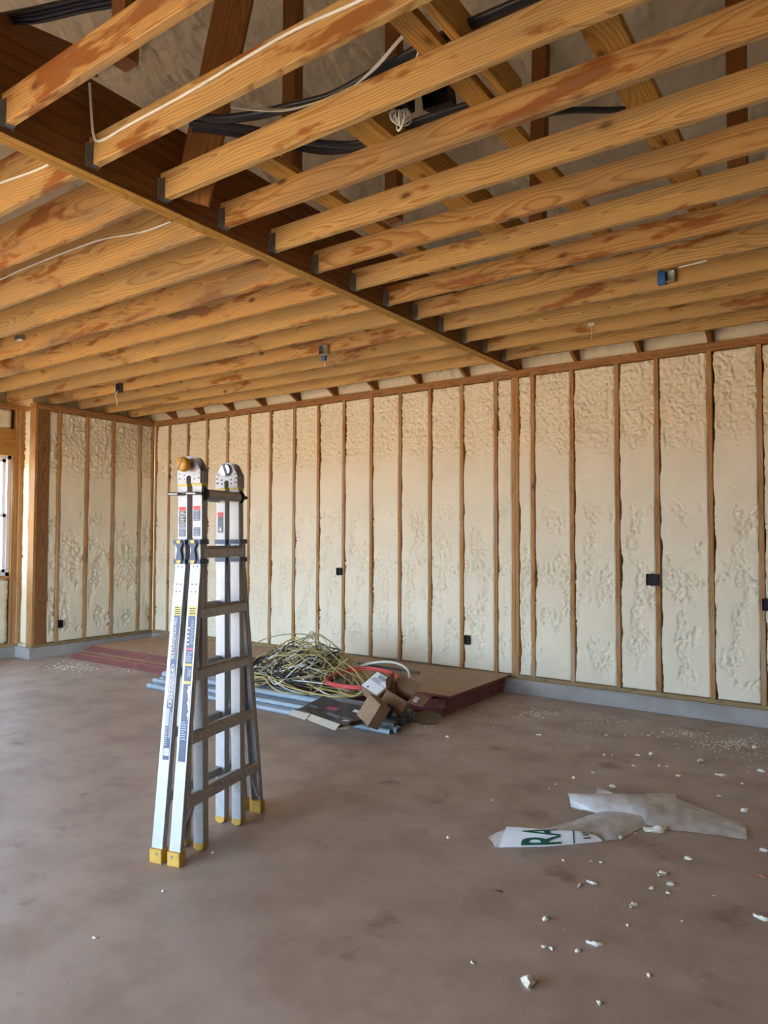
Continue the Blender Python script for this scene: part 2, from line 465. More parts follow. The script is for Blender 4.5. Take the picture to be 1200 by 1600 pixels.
floor_mb = MB(); floor_mb.box(-10.0, RX + 0.2, FRONT_Y - 0.2, BY + 0.4, -0.12, 0.0)
fo = floor_mb.build('floor', M['floor']); tag(fo, 'brownish grey bare concrete floor slab with dusty trowel marks', 'floor', kind='structure')
g = MB(); g.box(-120, 120, -120, FRONT_Y - 0.2, -0.2, -0.06); g.box(-120, -10.0, FRONT_Y - 0.2, 90, -0.2, -0.06)
go = g.build('ground_outside', M['ground']); tag(go, 'sunlit reddish clay ground outside the building', 'ground', kind='structure')

AMP = 0.064
def foam_panel(name, parent, width, z0, z1, seed, to_world, mat, dx=0.0165, dz=0.0165, rough_top=0.75, depth=0.0):
    """spray foam between two studs: trimmed nearly flat with lumpy swells, ragged edges tucked behind the stud faces"""
    nx = max(6, int(width / dx)); nz = max(6, int((z1 - z0) / dz))
    zz = np.linspace(z0, z1, nz + 1)
    t = np.linspace(0, 1, nx - 1)
    rag = lambda sd: 0.35 * np.abs(pnoise(zz * 38, zz * 0 + 2, sd + 5)) + 0.25 * np.abs(pnoise(zz * 90, zz * 0 + 3, sd + 6))
    jl = 0.001 + 0.026 * np.clip(1.3 * fbm(zz * 3.2, zz * 0 + 1, seed, 3) + 0.30 + rag(seed) * 0.8 - 0.1, 0, 1)
    jr = 0.001 + 0.012 * np.clip(1.3 * fbm(zz * 4.0, zz * 0 + 7, seed + 2, 3) + 0.10 + rag(seed + 3) * 0.8 - 0.1, 0, 1)
    X = np.zeros((nz + 1, nx + 1)); 
    X[:, 1:-1] = jl[:, None] + t[None, :] * (width - jl - jr)[:, None]
    X[:, 0] = np.maximum(jl - 0.004, 0); X[:, -1] = np.minimum(width - jr + 0.004, width)
    Z = np.repeat(zz[:, None], nx + 1, 1)
    sx = X + seed * 3.7; h = z1 - z0
    # where the foam is lumpy
    edge = 0.12 * pnoise(sx * 5, Z * 1.5, seed + 1)
    top = sstep(z1 - rough_top - 0.12, z1 - rough_top + 0.05, Z + edge)
    ctr = np.exp(-((X / width - 0.5 - 0.15 * pnoise(Z * 2.2, Z * 0, seed)) / 0.26) ** 2)
    patch = fbm(sx * 5.5, Z * 2.6, seed + 4, 3)
    midm = sstep(0.05, 0.30, 1.25 * patch + 0.34 * ctr - 0.10) * sstep(z0 + 0.05, z0 + 0.18, Z) * (1 - sstep(1.75, 2.0, Z))
    band = sstep(0.0, 0.25, pnoise(sx * 7, Z * 5, seed + 6) + 0.1) * np.exp(-((Z - 1.25) / 0.14) ** 2)
    k = np.clip(np.maximum(np.maximum(top * (0.55 + 0.45 * sstep(-0.3, 0.3, patch)), midm), band), 0, 1)
    wx = sx + 0.02 * fbm(sx * 9, Z * 9, seed, 2); wz = Z + 0.02 * fbm(sx * 9 + 5, Z * 9, seed, 2)
    l1 = np.abs(pnoise(wx * 17, wz * 14, seed + 9)); l2 = np.abs(pnoise(wx * 36 + 3, wz * 30, seed + 10)); l3 = np.abs(pnoise(wx * 62, wz * 55 + 7, seed + 14))
    lump = np.sqrt(l1 + 0.004) * 0.55 + np.sqrt(l2 + 0.004) * 0.40 + l3 * 0.25
    fine = fbm(sx * 30, Z * 50, seed + 12, 2)
    H = 0.006 * fbm(sx * 4, Z * 3, seed + 3, 2) + k * (AMP * (lump - 0.62)) + 0.0016 * fine - 0.004 * k
    cut = np.abs(pnoise(sx * 6 + 20, Z * 6, seed + 21)) 
    H = H - 0.006 * np.exp(-(cut / 0.018) ** 2) * sstep(0.1, 0.4, pnoise(sx * 2.5, Z * 1.4, seed + 23))
    # a knife line here and there
    H = H - 0.006
    e = np.minimum(np.minimum(X, width - X), np.minimum(Z - z0, z1 - Z) + 0.004)
    H = H - 0.010 * np.exp(-np.clip(e, 0, None) / 0.006)
    H[:, 0] = -0.07; H[:, -1] = -0.07; H[0, :] = -0.05; H[-1, :] = -0.05
    H = H + depth
    vs = to_world(X.ravel(), Z.ravel(), H.ravel())
    W = nx + 1
    idx = np.arange((nz + 1) * W).reshape(nz + 1, W)
    fs = np.stack([idx[:-1, :-1], idx[:-1, 1:], idx[1:, 1:], idx[1:, :-1]], -1).reshape(-1, 4)
    me = bpy.data.meshes.new(name); me.from_pydata(vs.tolist(), [], fs.tolist()); me.materials.append(mat)
    me.polygons.foreach_set('use_smooth', [True] * len(me.polygons)); me.update()
    return link(name, me, parent)

# ---- back wall
wb = empty('wall_back', (0, 0, 0)); tag(wb, 'long back wall of wooden studs packed with cream spray foam', 'wall', kind='structure')
px_studs = [262, 291, 321, 353, 387, 421, 458, 496, 536, 579, 624, 671, 721, 774.5, 832.5, 894, 965, 1027.5, 1111, 1190]
xs = [at_Y(p, 841, BY).x for p in px_studs]
xs = [LX + 0.02] + xs
while xs[-1] < RX - 0.3: xs.append(xs[-1] + 0.4064)
double_x = at_Y(805, 841, BY).x
studs = [(x, STUD_W) for x in xs] + [(double_x - 0.0195, STUD_W), (double_x + 0.0195, STUD_W)]
studs.sort()
for x, w in studs:
    board('stud', (x, BY + STUD_D / 2, CURB_H + SILL_T), (x, BY + STUD_D / 2, STUD_T), STUD_D, STUD_W, M['stud'], wb, up=(0, 1, 0))
for i in range(len(studs) - 1):
    a = studs[i][0] + STUD_W / 2; b = studs[i + 1][0] - STUD_W / 2
    if b - a < 0.03: continue
    vis = a < 0.2
    foam_panel('foam_panel', wb, b - a, CURB_H + SILL_T, STUD_T, i * 1.37 + 2,
               lambda X, Z, H, a=a: np.stack([a + X, BY - H, Z], 1), M['foam'], *((0.0095, 0.0095) if vis else (0.05, 0.05)))
def split_boards(name, x0, x1, cuts, y, z, w, t, mat, parent, up):
    pts = [x0] + cuts + [x1]
    for a, b in zip(pts[:-1], pts[1:]):
        board(name, (a + 0.001, y, z), (b - 0.001, y, z), w, t, mat, parent, up)
split_boards('sill_plate', LX, RX, [-4.0, -1.50, 1.7], BY + STUD_D / 2, CURB_H + SILL_T / 2, STUD_D, SILL_T, M['treated'], wb, (0, 1, 0))
split_boards('top_plate', LX, RX, [-5.2, -1.4, 2.0], BY + STUD_D / 2, STUD_T + 0.019, STUD_D, 0.038, M['plate'], wb, (0, 1, 0))
split_boards('top_plate', LX, RX, [-6.9, -3.3, 0.6], BY + STUD_D / 2, STUD_T + 0.057, STUD_D, 0.038, M['plate'], wb, (0, 1, 0))
c = MB(); c.loft([[(x, BY - 0.035, 0), (x, BY + 0.3, 0), (x, BY + 0.3, CURB_H), (x, BY - 0.018, CURB_H), (x, BY - 0.032, CURB_H - 0.02)] for x in (LX - 0.6, RX)])
c.build('curb', M['curb'], wb)
s = MB(); s.box(LX - 0.5, RX + 0.1, BY + STUD_D, BY + STUD_D + 0.02, 0.0, 3.9); s.build('sheathing', M['drywall'], wb)

# ---- left wall (short) with post at the outer corner
wl = empty('wall_left'); tag(wl, 'short side wall of studs and spray foam at the far corner', 'wall', kind='structure')
ys = [5.242, 5.65, 6.057, 6.50, BY - 0.02]
for y in ys:
    board('stud', (LX - STUD_D / 2, y, CURB_H + SILL_T), (LX - STUD_D / 2, y, STUD_T), STUD_D, STUD_W, M['stud'], wl, up=(1, 0, 0))
po = board('post', (LX - 0.07, 5.024, CURB_H + SILL_T), (LX - 0.07, 5.024, STUD_T), 0.14, 0.15, M['post'], wl, up=(1, 0, 0))
board('stud', (LX - 0.07, JOG_Y - 0.02, CURB_H + SILL_T), (LX - 0.07, JOG_Y - 0.02, STUD_T), 0.14, 0.038, M['stud'], wl, up=(1, 0, 0))
edges = [5.099] + ys
for i in range(len(edges) - 1):
    a = edges[i] + (STUD_W / 2 if i else 0); b = edges[i + 1] - STUD_W / 2
    foam_panel('foam_panel', wl, b - a, CURB_H + SILL_T, STUD_T, 60 + i * 1.9,
               lambda X, Z, H, a=a: np.stack([LX + H, a + X, Z], 1), M['foam'], 0.012, 0.012)
board('sill_plate', (LX - 0.07, JOG_Y - 0.04, CURB_H + 0.019), (LX - 0.07, BY, CURB_H + 0.019), 0.14, 0.038, M['treated'], wl, up=(1, 0, 0))
for k, dz in enumerate((0.019, 0.057)):
    board('top_plate', (LX - 0.07, JOG_Y - 0.04, STUD_T + dz), (LX - 0.07, BY, STUD_T + dz), 0.14, 0.038, M['plate'], wl, up=(1, 0, 0))
c = MB(); c.box(LX - 0.5, LX + 0.035, JOG_Y - 0.08, BY - 0.02, 0, CURB_H); c.build('curb', M['curb'], wl)
s = MB(); s.box(LX - 0.17, LX - 0.145, JOG_Y, BY + 0.1, 0, 3.9); s.build('sheathing', M['drywall'], wl)
# foam strip and stud on the return face of the jog
foam_panel('foam_panel', wl, 0.15, CURB_H + SILL_T, STUD_T, 77.7, lambda X, Z, H: np.stack([LX - 0.14 - X, JOG_Y - 0.03 - H, Z], 1), M['foam'], depth=0.012)
board('stud', (WX + 0.02, JOG_Y, CURB_H + SILL_T), (WX + 0.02, JOG_Y, STUD_T), 0.14, 0.038, M['stud'], wl, up=(0, 1, 0))

# ---- recessed window wall
ww = empty('wall_window'); tag(ww, 'recessed stud wall with a white window at the picture edge', 'wall', kind='structure')
WIN_Y1, WIN_Z0, WIN_Z1 = 4.80, 1.055, 2.625
win_list = [(3.90, WIN_Y1), (1.7, 2.6)]
def wstud(y, z0, z1): board('stud', (WX - 0.07, y, z0), (WX - 0.07, y, z1), 0.14, 0.038, M['stud'], ww, up=(1, 0, 0))
yy = JOG_Y - 0.055
S0 = CURB_H + SILL_T
prev_edge = None
for (a, b) in win_list:
    for y in (b + 0.021, b + 0.061, a - 0.021, a - 0.061): wstud(y, S0, STUD_T if abs(y - b) > 0.04 else WIN_Z1)
    board('header', (WX - 0.05, a - 0.04, WIN_Z1 + 0.175), (WX - 0.05, b + 0.04, WIN_Z1 + 0.175), 0.35, 0.10, M['attic'], ww)
    board('window_sill_board', (WX - 0.07, a, WIN_Z0 - 0.02), (WX - 0.07, b, WIN_Z0 - 0.02), 0.14, 0.038, M['stud'], ww, up=(1, 0, 0))
    n = 3
    for k in range(n):
        y0 = a + (b - a) * k / n + 0.019; y1 = a + (b - a) * (k + 1) / n - 0.019
        if k: wstud(y0 - 0.019, S0, WIN_Z0 - 0.04); wstud(y0 - 0.019, WIN_Z1 + 0.35, STUD_T)
        foam_panel('foam_panel', ww, y1 - y0, S0, WIN_Z0 - 0.04, 90 + k + a, lambda X, Z, H, y0=y0: np.stack([WX + H, y0 + X, Z], 1), M['foam'], 0.03, 0.03)
        foam_panel('foam_panel', ww, y1 - y0, WIN_Z1 + 0.35, STUD_T, 95 + k + a, lambda X, Z, H, y0=y0: np.stack([WX + H, y0 + X, Z], 1), M['foam'], 0.03, 0.03)
# plain bays between and before the windows
spans = [(2.68, 3.82), (FRONT_Y, 1.62)]
q = 0
for (a, b) in spans:
    n = max(1, round((b - a) / 0.4064)); st = (b - a) / n
    for k in range(n):
        if k: wstud(a + st * k, S0, STUD_T)
        foam_panel('foam_panel', ww, st - 0.038, S0, STUD_T, 110 + q, lambda X, Z, H, y0=a + st * k + 0.019: np.stack([WX + H, y0 + X, Z], 1), M['foam'], 0.05, 0.05)
        q += 1
board('sill_plate', (WX - 0.07, FRONT_Y, CURB_H + 0.019), (WX - 0.07, JOG_Y - 0.03, CURB_H + 0.019), 0.14, 0.038, M['treated'], ww, up=(1, 0, 0))
for dz in (0.019, 0.057):
    board('top_plate', (WX - 0.07, FRONT_Y, STUD_T + dz), (WX - 0.07, JOG_Y + 0.1, STUD_T + dz), 0.14, 0.038, M['plate'], ww, up=(1, 0, 0))
c = MB(); c.box(WX - 0.2, WX + 0.035, FRONT_Y, JOG_Y - 0.08, 0, CURB_H); c.build('curb', M['curb'], ww)
s = MB()
segs = sorted([(FRONT_Y - 0.2, 1.7), (2.6, 3.90), (WIN_Y1, JOG_Y + 0.2)])
for a, b in segs: s.box(WX - 0.17, WX - 0.145, a, b, 0, 3.9)
for a, b in win_list: s.box(WX - 0.17, WX - 0.145, a, b, 0, WIN_Z0); s.box(WX - 0.17, WX - 0.145, a, b, WIN_Z1, 3.9)
s.build('sheathing', M['drywall'], ww)
for wi, (a, b) in enumerate(win_list):
    w = empty('window_%d' % (wi + 1), (WX - 0.09, (a + b) / 2, WIN_Z0))
    tag(w, ['white vinyl double-hung window beside the wooden corner post', 'white vinyl double-hung window nearer the building front'][wi], 'window', kind='structure')
    hw = (b - a) / 2; hh = WIN_Z1 - WIN_Z0
    f = MB()
    f.box(-0.04, 0.05, -hw, -hw + 0.045, 0, hh); f.box(-0.04, 0.05, hw - 0.045, hw, 0, hh)
    f.box(-0.04, 0.05, -hw, hw, 0, 0.045); f.box(-0.04, 0.05, -hw, hw, hh - 0.045, hh)
    f.build('window_frame', M['vinyl'], w)
    for k, (z0, z1, x0) in enumerate(((0.045, hh / 2 + 0.02, 0.005), (hh / 2 - 0.02, hh - 0.045, -0.03))):
        f = MB()
        f.box(x0, x0 + 0.03, -hw + 0.045, -hw + 0.085, z0, z1); f.box(x0, x0 + 0.03, hw - 0.085, hw - 0.045, z0, z1)
        f.box(x0, x0 + 0.03, -hw + 0.045, hw - 0.045, z0, z0 + 0.04); f.box(x0, x0 + 0.03, -hw + 0.045, hw - 0.045, z1 - 0.04, z1)
        sa = f.build('sash', M['vinyl'], w)
        f = MB(); f.box(x0 + 0.012, x0 + 0.018, -hw + 0.08, hw - 0.08, z0 + 0.035, z1 - 0.035)
        f.build('pane', M['glass'], sa)

# ---- walls behind and beside the camera
wf = empty('wall_front'); tag(wf, 'front wall with a wide open garage bay behind the viewer', 'wall', kind='structure')
s = MB(); s.box(-9.7, OPEN_X0, FRONT_Y - 0.2, FRONT_Y, 0, 4.0); s.box(OPEN_X1, RX + 0.1, FRONT_Y - 0.2, FRONT_Y, 0, 4.0)
s.box(OPEN_X0, OPEN_X1, FRONT_Y - 0.2, FRONT_Y, OPEN_H, 4.0)
s.build('framing', M['foam'], wf)
wr = empty('wall_right'); tag(wr, 'side wall of studs and foam on the right beyond the view', 'wall', kind='structure')
s = MB(); s.box(RX, RX + 0.15, FRONT_Y - 0.2, BY + 0.2, 0, 4.0); s.build('foam_panel', M['foam'], wr)
for k in range(22):
    y = FRONT_Y + 0.3 + k * 0.4064
    board('stud', (RX - 0.01, y, 0.16), (RX - 0.01, y, STUD_T), 0.03, STUD_W, M['stud'], wr, up=(1, 0, 0))

# ---- beam
BX0, BX1 = -3.135, -3.045
BZ0, BZ1 = 3.297, 3.755
bo = empty('ceiling_beam'); tag(bo, 'deep dark brown laminated beam carrying the joists on both sides', 'beam', kind='structure')
Y0b, Y1b = FRONT_Y, BY + 0.12
for k in range(2):
    x0 = BX0 + k * 0.045
    mb = MB(); ln = Y1b - Y0b
    mb.cbox(-ln / 2, ln / 2, -0.0222, 0.0222, -(BZ1 - BZ0) / 2, (BZ1 - BZ0) / 2, 0.002)
    me = mb.mesh('beam_ply', [M['beam'], M['beam_edge']])
    bm = bmesh.new(); bm.from_mesh(me); bmesh.ops.recalc_face_normals(bm, faces=bm.faces); bm.to_mesh(me); bm.free()
    for p in me.polygons: p.material_index = 1 if abs(p.normal.z) > 0.5 else 0
    o = link('beam_ply', me, bo)
    o.matrix_local = Matrix.Translation((x0 + 0.0225, (Y0b + Y1b) / 2, (BZ0 + BZ1) / 2)) @ Matrix.Rotation(PI / 2, 4, 'Z')

# ---- ceiling joists
ce = empty('ceiling'); tag(ce, 'open ceiling of parallel pine joists hung from the beam', 'ceiling', kind='structure')
JZ0, JH, JT = 3.324, 0.140, 0.038
JHL = 0.286          # deeper joists left of the beam
hm = MB()
hm.box(0, 0.045, -0.0205, -0.019, -0.002, 0.11); hm.box(0, 0.045, 0.019, 0.0205, -0.002, 0.11)
hm.box(0, 0.045, -0.0205, 0.0205, -0.003, -0.0005)
hm.box(0, 0.0015, -0.036, -0.019, 0.0, 0.115); hm.box(0, 0.0015, 0.019, 0.036, 0.0, 0.115)
hanger_me = hm.mesh('joist_hanger', M['galv'])
JY = [1.895 + 0.4064 * k for k in range(-10, 12)]
for ji, y in enumerate(JY):
    yc = y + JT / 2
    for side in (1, -1):
        if side == 1:
            j = board('joist', (BX1 + 0.004, yc, JZ0 + JH / 2), (RX, yc, JZ0 + JH / 2), JH, JT, M['joist2' if ji in (9, 12, 14, 16) else 'joist'], ce)
            hx, flip = BX1, 1
        else:
            xe = (LX if yc > JOG_Y else WX) - 0.12
            j = board('joist', (xe, yc, JZ0 + JHL / 2), (BX0 - 0.004, yc, JZ0 + JHL / 2), JHL, JT, M['joist2' if ji in (11, 14, 15, 18) else 'joist'], ce)
            hx, flip = BX0, -1
        h = link('joist_hanger', hanger_me, j)
        wm = Matrix.Translation((hx, yc, JZ0)) @ Matrix.Diagonal((flip, 1, 1, 1))
        h.matrix_basis = j.matrix_basis.inverted() @ wm

# ---- roof above: foamed slopes, rafters, struts, strongbacks
RIDGE_Y, SLOPE = 2.3, 0.5
ro = empty('roof'); tag(ro, 'dim attic roof with sprayed foam between the rafters and wooden struts', 'roof', kind='structure')
RS = 0.61
rx = [-1.22 + RS * k for k in range(-15, 10)]
def roof_z(y): return 3.315 + (BY - y) * SLOPE if y >= RIDGE_Y else 3.315 + (BY - RIDGE_Y) * SLOPE - (RIDGE_Y - y) * SLOPE
for x in rx:
    if x > RX: continue
    board('rafter', (x, BY + 0.10, roof_z(BY + 0.10) + 0.10), (x, BY - 0.75, roof_z(BY - 0.75) + 0.10), 0.184, 0.038, M['strut'], ro)
for i in range(len(rx) - 1):
    a = rx[i] + 0.0; b = rx[i + 1] - 0.0
    if a > RX: continue
    fine = -6.5 < a < 1.0
    nx, ny = (36, 200) if fine else (6, 30)
    d = np.concatenate([np.linspace(0, 0.6, ny // 4, endpoint=False), np.linspace(0.6, BY + 0.05 - RIDGE_Y, ny - ny // 4 + 1)])
    DD, XX = np.meshgrid(d, np.linspace(0, b - a, nx + 1), indexing='ij')
    Yv = BY + 0.06 - DD
    base = 3.315 + (BY - Yv) * SLOPE
    cover = sstep(0.55, 1.0, DD)
    n1 = fbm((XX + a) * 3.2, DD * 2.2, 31, 3); n2 = 1 - 2 * np.abs(fbm((XX + a) * 8, DD * 7, 44, 3))
    wrk = 1 - 2 * np.abs(fbm((XX + a) * 2.0 + 3, DD * 3.5, 51, 3))
    n3 = np.abs(pnoise((XX + a) * 24, DD * 24, 61)) + 0.5 * np.abs(pnoise((XX + a) * 50, DD * 50, 63))
    off = 0.10 * (1 - cover) - 0.10 * cover + 0.045 * n1 + 0.03 * n2 + 0.045 * wrk * cover + 0.035 * n3
    e = np.minimum(XX, b - a - XX)
    off = off + 0.06 * np.exp(-e / 0.05) * (1 - 0.6 * cover)
    Zv = base + off
    Zv = np.where(DD < 0.06, 3.32 + (Zv - 3.32) * sstep(-0.01, 0.06, DD), Zv)
    Yv = Yv + 0.02 * n2 * (1 - cover)
    vs = np.stack([a + XX, Yv, Zv], -1).reshape(-1, 3)
    W = nx + 1; idx = np.arange(len(d) * W).reshape(len(d), W)
    fs = np.stack([idx[:-1, :-1], idx[1:, :-1], idx[1:, 1:], idx[:-1, 1:]], -1).reshape(-1, 4)
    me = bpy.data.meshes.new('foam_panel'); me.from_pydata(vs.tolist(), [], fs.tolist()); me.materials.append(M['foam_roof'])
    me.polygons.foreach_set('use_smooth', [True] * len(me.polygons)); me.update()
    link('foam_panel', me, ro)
# deck, front slope and gable ends that keep the attic dark
s = MB()
rz = roof_z(RIDGE_Y)
def slab(p, q, t=0.05):
    (y0, z0), (y1, z1) = p, q
    s.loft([[(x, y0, z0), (x, y1, z1), (x, y1, z1 + t), (x, y0, z0 + t)] for x in (-10.2, RX + 0.4)])
slab((BY + 0.45, roof_z(BY + 0.45) + 0.22), (RIDGE_Y, rz + 0.22))
slab((RIDGE_Y, rz + 0.22), (FRONT_Y - 0.45, roof_z(FRONT_Y - 0.45) + 0.22))
s.build('roof_deck', M['drywall'], ro)
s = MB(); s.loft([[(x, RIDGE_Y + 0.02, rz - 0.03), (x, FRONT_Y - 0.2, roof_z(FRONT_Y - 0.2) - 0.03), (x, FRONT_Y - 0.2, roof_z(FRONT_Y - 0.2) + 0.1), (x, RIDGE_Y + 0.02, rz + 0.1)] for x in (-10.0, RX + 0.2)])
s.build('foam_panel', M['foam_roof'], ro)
for x in (-9.75, RX + 0.12):
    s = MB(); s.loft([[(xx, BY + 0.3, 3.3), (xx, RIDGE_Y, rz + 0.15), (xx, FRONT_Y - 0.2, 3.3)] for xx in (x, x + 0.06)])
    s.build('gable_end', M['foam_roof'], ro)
JT1 = JZ0 + JH
# strongbacks lying on the joists
def strong(x, y0, y1, w=0.14, mat='attic', z=None, zt=0.038):
    z = JT1 + 0.0195 if z is None else z
    return board('strongback', (x, y0, z), (x, y1, z), zt, w, M[mat], ro)
strong(-0.82, 1.0, 5.0)
strong(-1.40, 1.45, 5.1, 0.10)
board('strongback', (-1.29, 0.2, JT1 + 0.07), (-1.29, 2.86, JT1 + 0.07), 0.14, 0.038, M['attic'], ro)
strong(-1.95, 2.45, 5.3, 0.12)
board('strongback', (-1.872, 2.45, JT1 + 0.07), (-1.872, 5.3, JT1 + 0.07), 0.14, 0.038, M['attic'], ro)
strong(-2.52, 2.40, 5.2, 0.12)
strong(-0.20, 0.5, 5.0)
# struts up to the rafters
def strut(px, py, lean=(0, 0), w=0.09, t=0.07, mat='strut'):
    p = at_z(px, py, JT1 + 0.02)
    zt = roof_z(p.y) + 0.02
    q = Vector((p.x + lean[0], p.y + lean[1], zt))
    board('strut', p, q, w, t, M[mat], ro, up=(1, 0, 0))
strut(456, 286); strut(615, 345); strut(840, 352, (0.03, 0)); strut(1153, 262); 
strut(195, 100)
board('brace', (-2.98, 2.46, 3.36), (-2.42, 2.42, 4.95), 0.184, 0.038, M['strut'], ro, up=(0.818, 0.575, 0))
board('brace', (-3.18, 1.15, 3.76), (-4.3, 2.7, 4.75), 0.14, 0.045, M['strut'], ro, up=(0, 0, 1))
# foam blocked in above the left wall's plate, between the joist ends
for i in range(7, 11):
    y0 = JY[i] + JT; y1 = JY[i + 1]
    if y0 < JOG_Y: continue
    vs = []
    ny, nz = 14, 10
    A, B = np.meshgrid(np.linspace(0, 1, nz + 1), np.linspace(0, 1, ny + 1), indexing='ij')
    bulge = 0.06 + 0.03 * fbm(B * 3 + i, A * 3, 70 + i, 3) - 0.06 * (np.abs(B - 0.5) * 2) ** 4
    P = np.stack([LX - 0.10 + bulge, y0 + B * (y1 - y0), PLATE_T + A * 0.2], -1).reshape(-1, 3)
    W = ny + 1; idx = np.arange((nz + 1) * W).reshape(nz + 1, W)
    fs = np.stack([idx[:-1, :-1], idx[:-1, 1:], idx[1:, 1:], idx[1:, :-1]], -1).reshape(-1, 4)
    me = bpy.data.meshes.new('foam_block'); me.from_pydata(P.tolist(), [], fs.tolist()); me.materials.append(M['foam'])
    me.polygons.foreach_set('use_smooth', [True] * len(me.polygons)); me.update(); link('foam_block', me, ro)

# ================================================================== LADDER
lad = empty('folding_ladder', (-2.938, 2.611, 0), math.radians(13.03)); lad.rotation_euler[1] = -0.015
tag(lad, 'tall aluminium multi-position ladder standing folded on the floor, yellow feet', 'ladder')
# local axes: x = from one folded half to the other, y = across the ladder's width, z = up
def w_out(z):                       # outer face of the flared base rails
    return 0.207 if z > 1.42 else 0.207 + (1.42 - z) / 1.42 * 0.175
def n_in(z):                        # gap between the two folded halves opens a little towards the floor
    return 0.013 + 0.0085 * (1 - z / 2.0)
RW = 0.063
def channel(n0, sgn, W, dep):
    P = [(0, 0), (W, 0), (W, .009), (W - .003, .011), (W - .003, .020), (W, .022), (W, dep), (W - .006, dep), (W - .006, .004),
         (.006, .004), (.006, dep), (0, dep), (0, .022), (.003, .020), (.003, .011), (0, .009)]
    return [(n0 + sgn * a, b) for a, b in P]
for half in (1, -1):
    for side in (-1, 1):
        mb = MB(); rings = []
        for z in np.linspace(0.028, 1.915, 6):
            a_, W_ = n_in(z) + 0.003, RW - 0.006
            box_ = [(0, 0), (W_, 0), (W_, .012), (W_ - .004, .015), (W_ - .004, .030), (W_, .033), (W_, .045), (0, .045), (0, .033), (.004, .030), (.004, .015), (0, .012)]
            rings.append([(half * (a_ + n), side * (0.190 - d), z) for n, d in box_])
        mb.loft(rings); inner = mb.build('inner_rail', M['alu'], lad)
        mb = MB(); rings = []
        for z in [0.05, 0.5, 1.0, 1.40, 1.42, 1.44, 1.545]:
            rings.append([(half * n, side * (w_out(z) - d), z) for n, d in channel(n_in(z), 1, RW, 0.033)])
        mb.loft(rings); outer = mb.build('outer_rail', M['alu'], lad)
        # thin insert under the inner rail
        mb = MB(); n0 = n_in(0)
        prof = []
        K = 9
        for k in range(K):
            a = n0 + 0.003 + (RW - 0.006) * k / (K - 1)
            prof.append((a, 0.012 - (0.012 * math.sin(PI * k / (K - 1)))))
        ring = lambda y: [(half * a, y, b) for a, b in prof] + [(half * (n0 + RW - 0.003), y, 0.034), (half * (n0 + 0.003), y, 0.034)]
        mb.loft([ring(side * 0.143), ring(side * 0.192)]); mb.build('foot_insert', M['yellow'], inner)
        # yellow shoe on the base rail, toothed sole
        mb = MB(); wz = w_out(0.04); n0 = n_in(0.04)
        def shoe(y, g):
            a0, a1 = n0 - g, n0 + RW + g
            pts = [(half * a0, y, 0.068), (half * a0, y, 0.004)]
            T = 7
            for k in range(T):
                u0 = a0 + (a1 - a0) * (k + 0.2) / T; u1 = a0 + (a1 - a0) * (k + 0.8) / T
                pts += [(half * u0, y, 0.0), (half * u1, y, 0.0), (half * (u1 + 0.001), y, 0.006), (half * (a0 + (a1 - a0) * (k + 1.15) / T if k < T - 1 else a1), y, 0.006)]
            pts += [(half * a1, y, 0.068)]
            return pts
        mb.loft([shoe(side * (wz - 0.042), 0.003), shoe(side * (wz + 0.004), 0.005), shoe(side * (wz + 0.009), 0.002)])
        sh = mb.build('foot_cap', M['yellow'], lad)
        mb = MB(); mb.cyl((half * (n0 + 0.024), side * (wz + 0.0085), 0.047), (half * (n0 + 0.024), side * (wz + 0.0115), 0.047), 0.0065, 12)
        mb.build('screw', M['galv'], sh)
        # yellow band near the hinge
        mb = MB(); a0, a1 = n_in(1.855) + 0.001, n_in(1.855) + RW - 0.001
        mb.box(half * a0, half * a1, side * 0.143, side * 0.193, 1.838, 1.854); mb.build('yellow_band', M['yellow_tape'], lad)
        # lock bracket
        br = MB(); a0, a1 = n_in(1.5) - 0.004, n_in(1.5) + RW + 0.005
        for zc in (1.550, 1.450):
            br.box(half * a0, half * a1, side * 0.142, side * 0.216, zc - 0.012, zc + 0.012)
        # dog-bone lever
        prof = [(-0.022, 0.05), (0.022, 0.05), (0.020, 0.035), (0.011, 0.018), (0.010, 0.006), (0.016, -0.02), (0.019, -0.05), (-0.019, -0.05), (-0.016, -0.02), (-0.010, 0.006), (-0.011, 0.018), (-0.020, 0.035)]
        nc = (a0 + a1) / 2 - 0.004
        br.loft([[(half * (nc + x), side * yv, 1.500 + z) for x, z in prof] for yv in (0.206, 0.224)])
        bo2 = br.build('lock_bracket', M['bracket'], lad)
        for zc in (1.551, 1.449):
            mb = MB(); pr = [(-0.014, 0.008), (0.014, 0.008), (0.010, -0.008), (-0.010, -0.008)]
            mb.loft([[(half * (nc + x), side * yv, zc + z) for x, z in pr] for yv in (0.222, 0.2265)]); mb.build('button', M['yellow_tape'], bo2)
        # rivets
        for zc, wf_ in ((1.425, None), (1.335, None), (1.238 + 0.06, None)):
            for dx in (-0.012, 0.012):
                n_ = n_in(zc) + RW / 2 + dx; wv = w_out(zc)
                mb = MB(); mb.cyl((half * n_, side * (wv - 0.001), zc), (half * n_, side * (wv + 0.0018), zc), 0.0036, 8); mb.build('rivet', M['rivet'], outer)
        # hinge plate
        mb = MB(); n0 = n_in(1.9) + 0.003; n1 = n0 + RW - 0.006
        pr = [(n0, 1.85), (n1, 1.85), (n1, 1.918)]
        cz, cr = 1.942, 0.050
        for k in range(11):
            ang = math.radians(22) + (math.radians(200) - math.radians(22)) * k / 10
            pr.append((math.cos(ang) * cr + 0.004, cz + math.sin(ang) * cr))
        pr += [(-0.034, 1.918), (-0.010, 1.902), (n0, 1.885)]
        y0 = 0.1905 + (0.006 if half == 1 else 0.0)
        mb.loft([[(half * x, side * yv, z) for x, z in pr] for yv in (y0, y0 + 0.0055)])
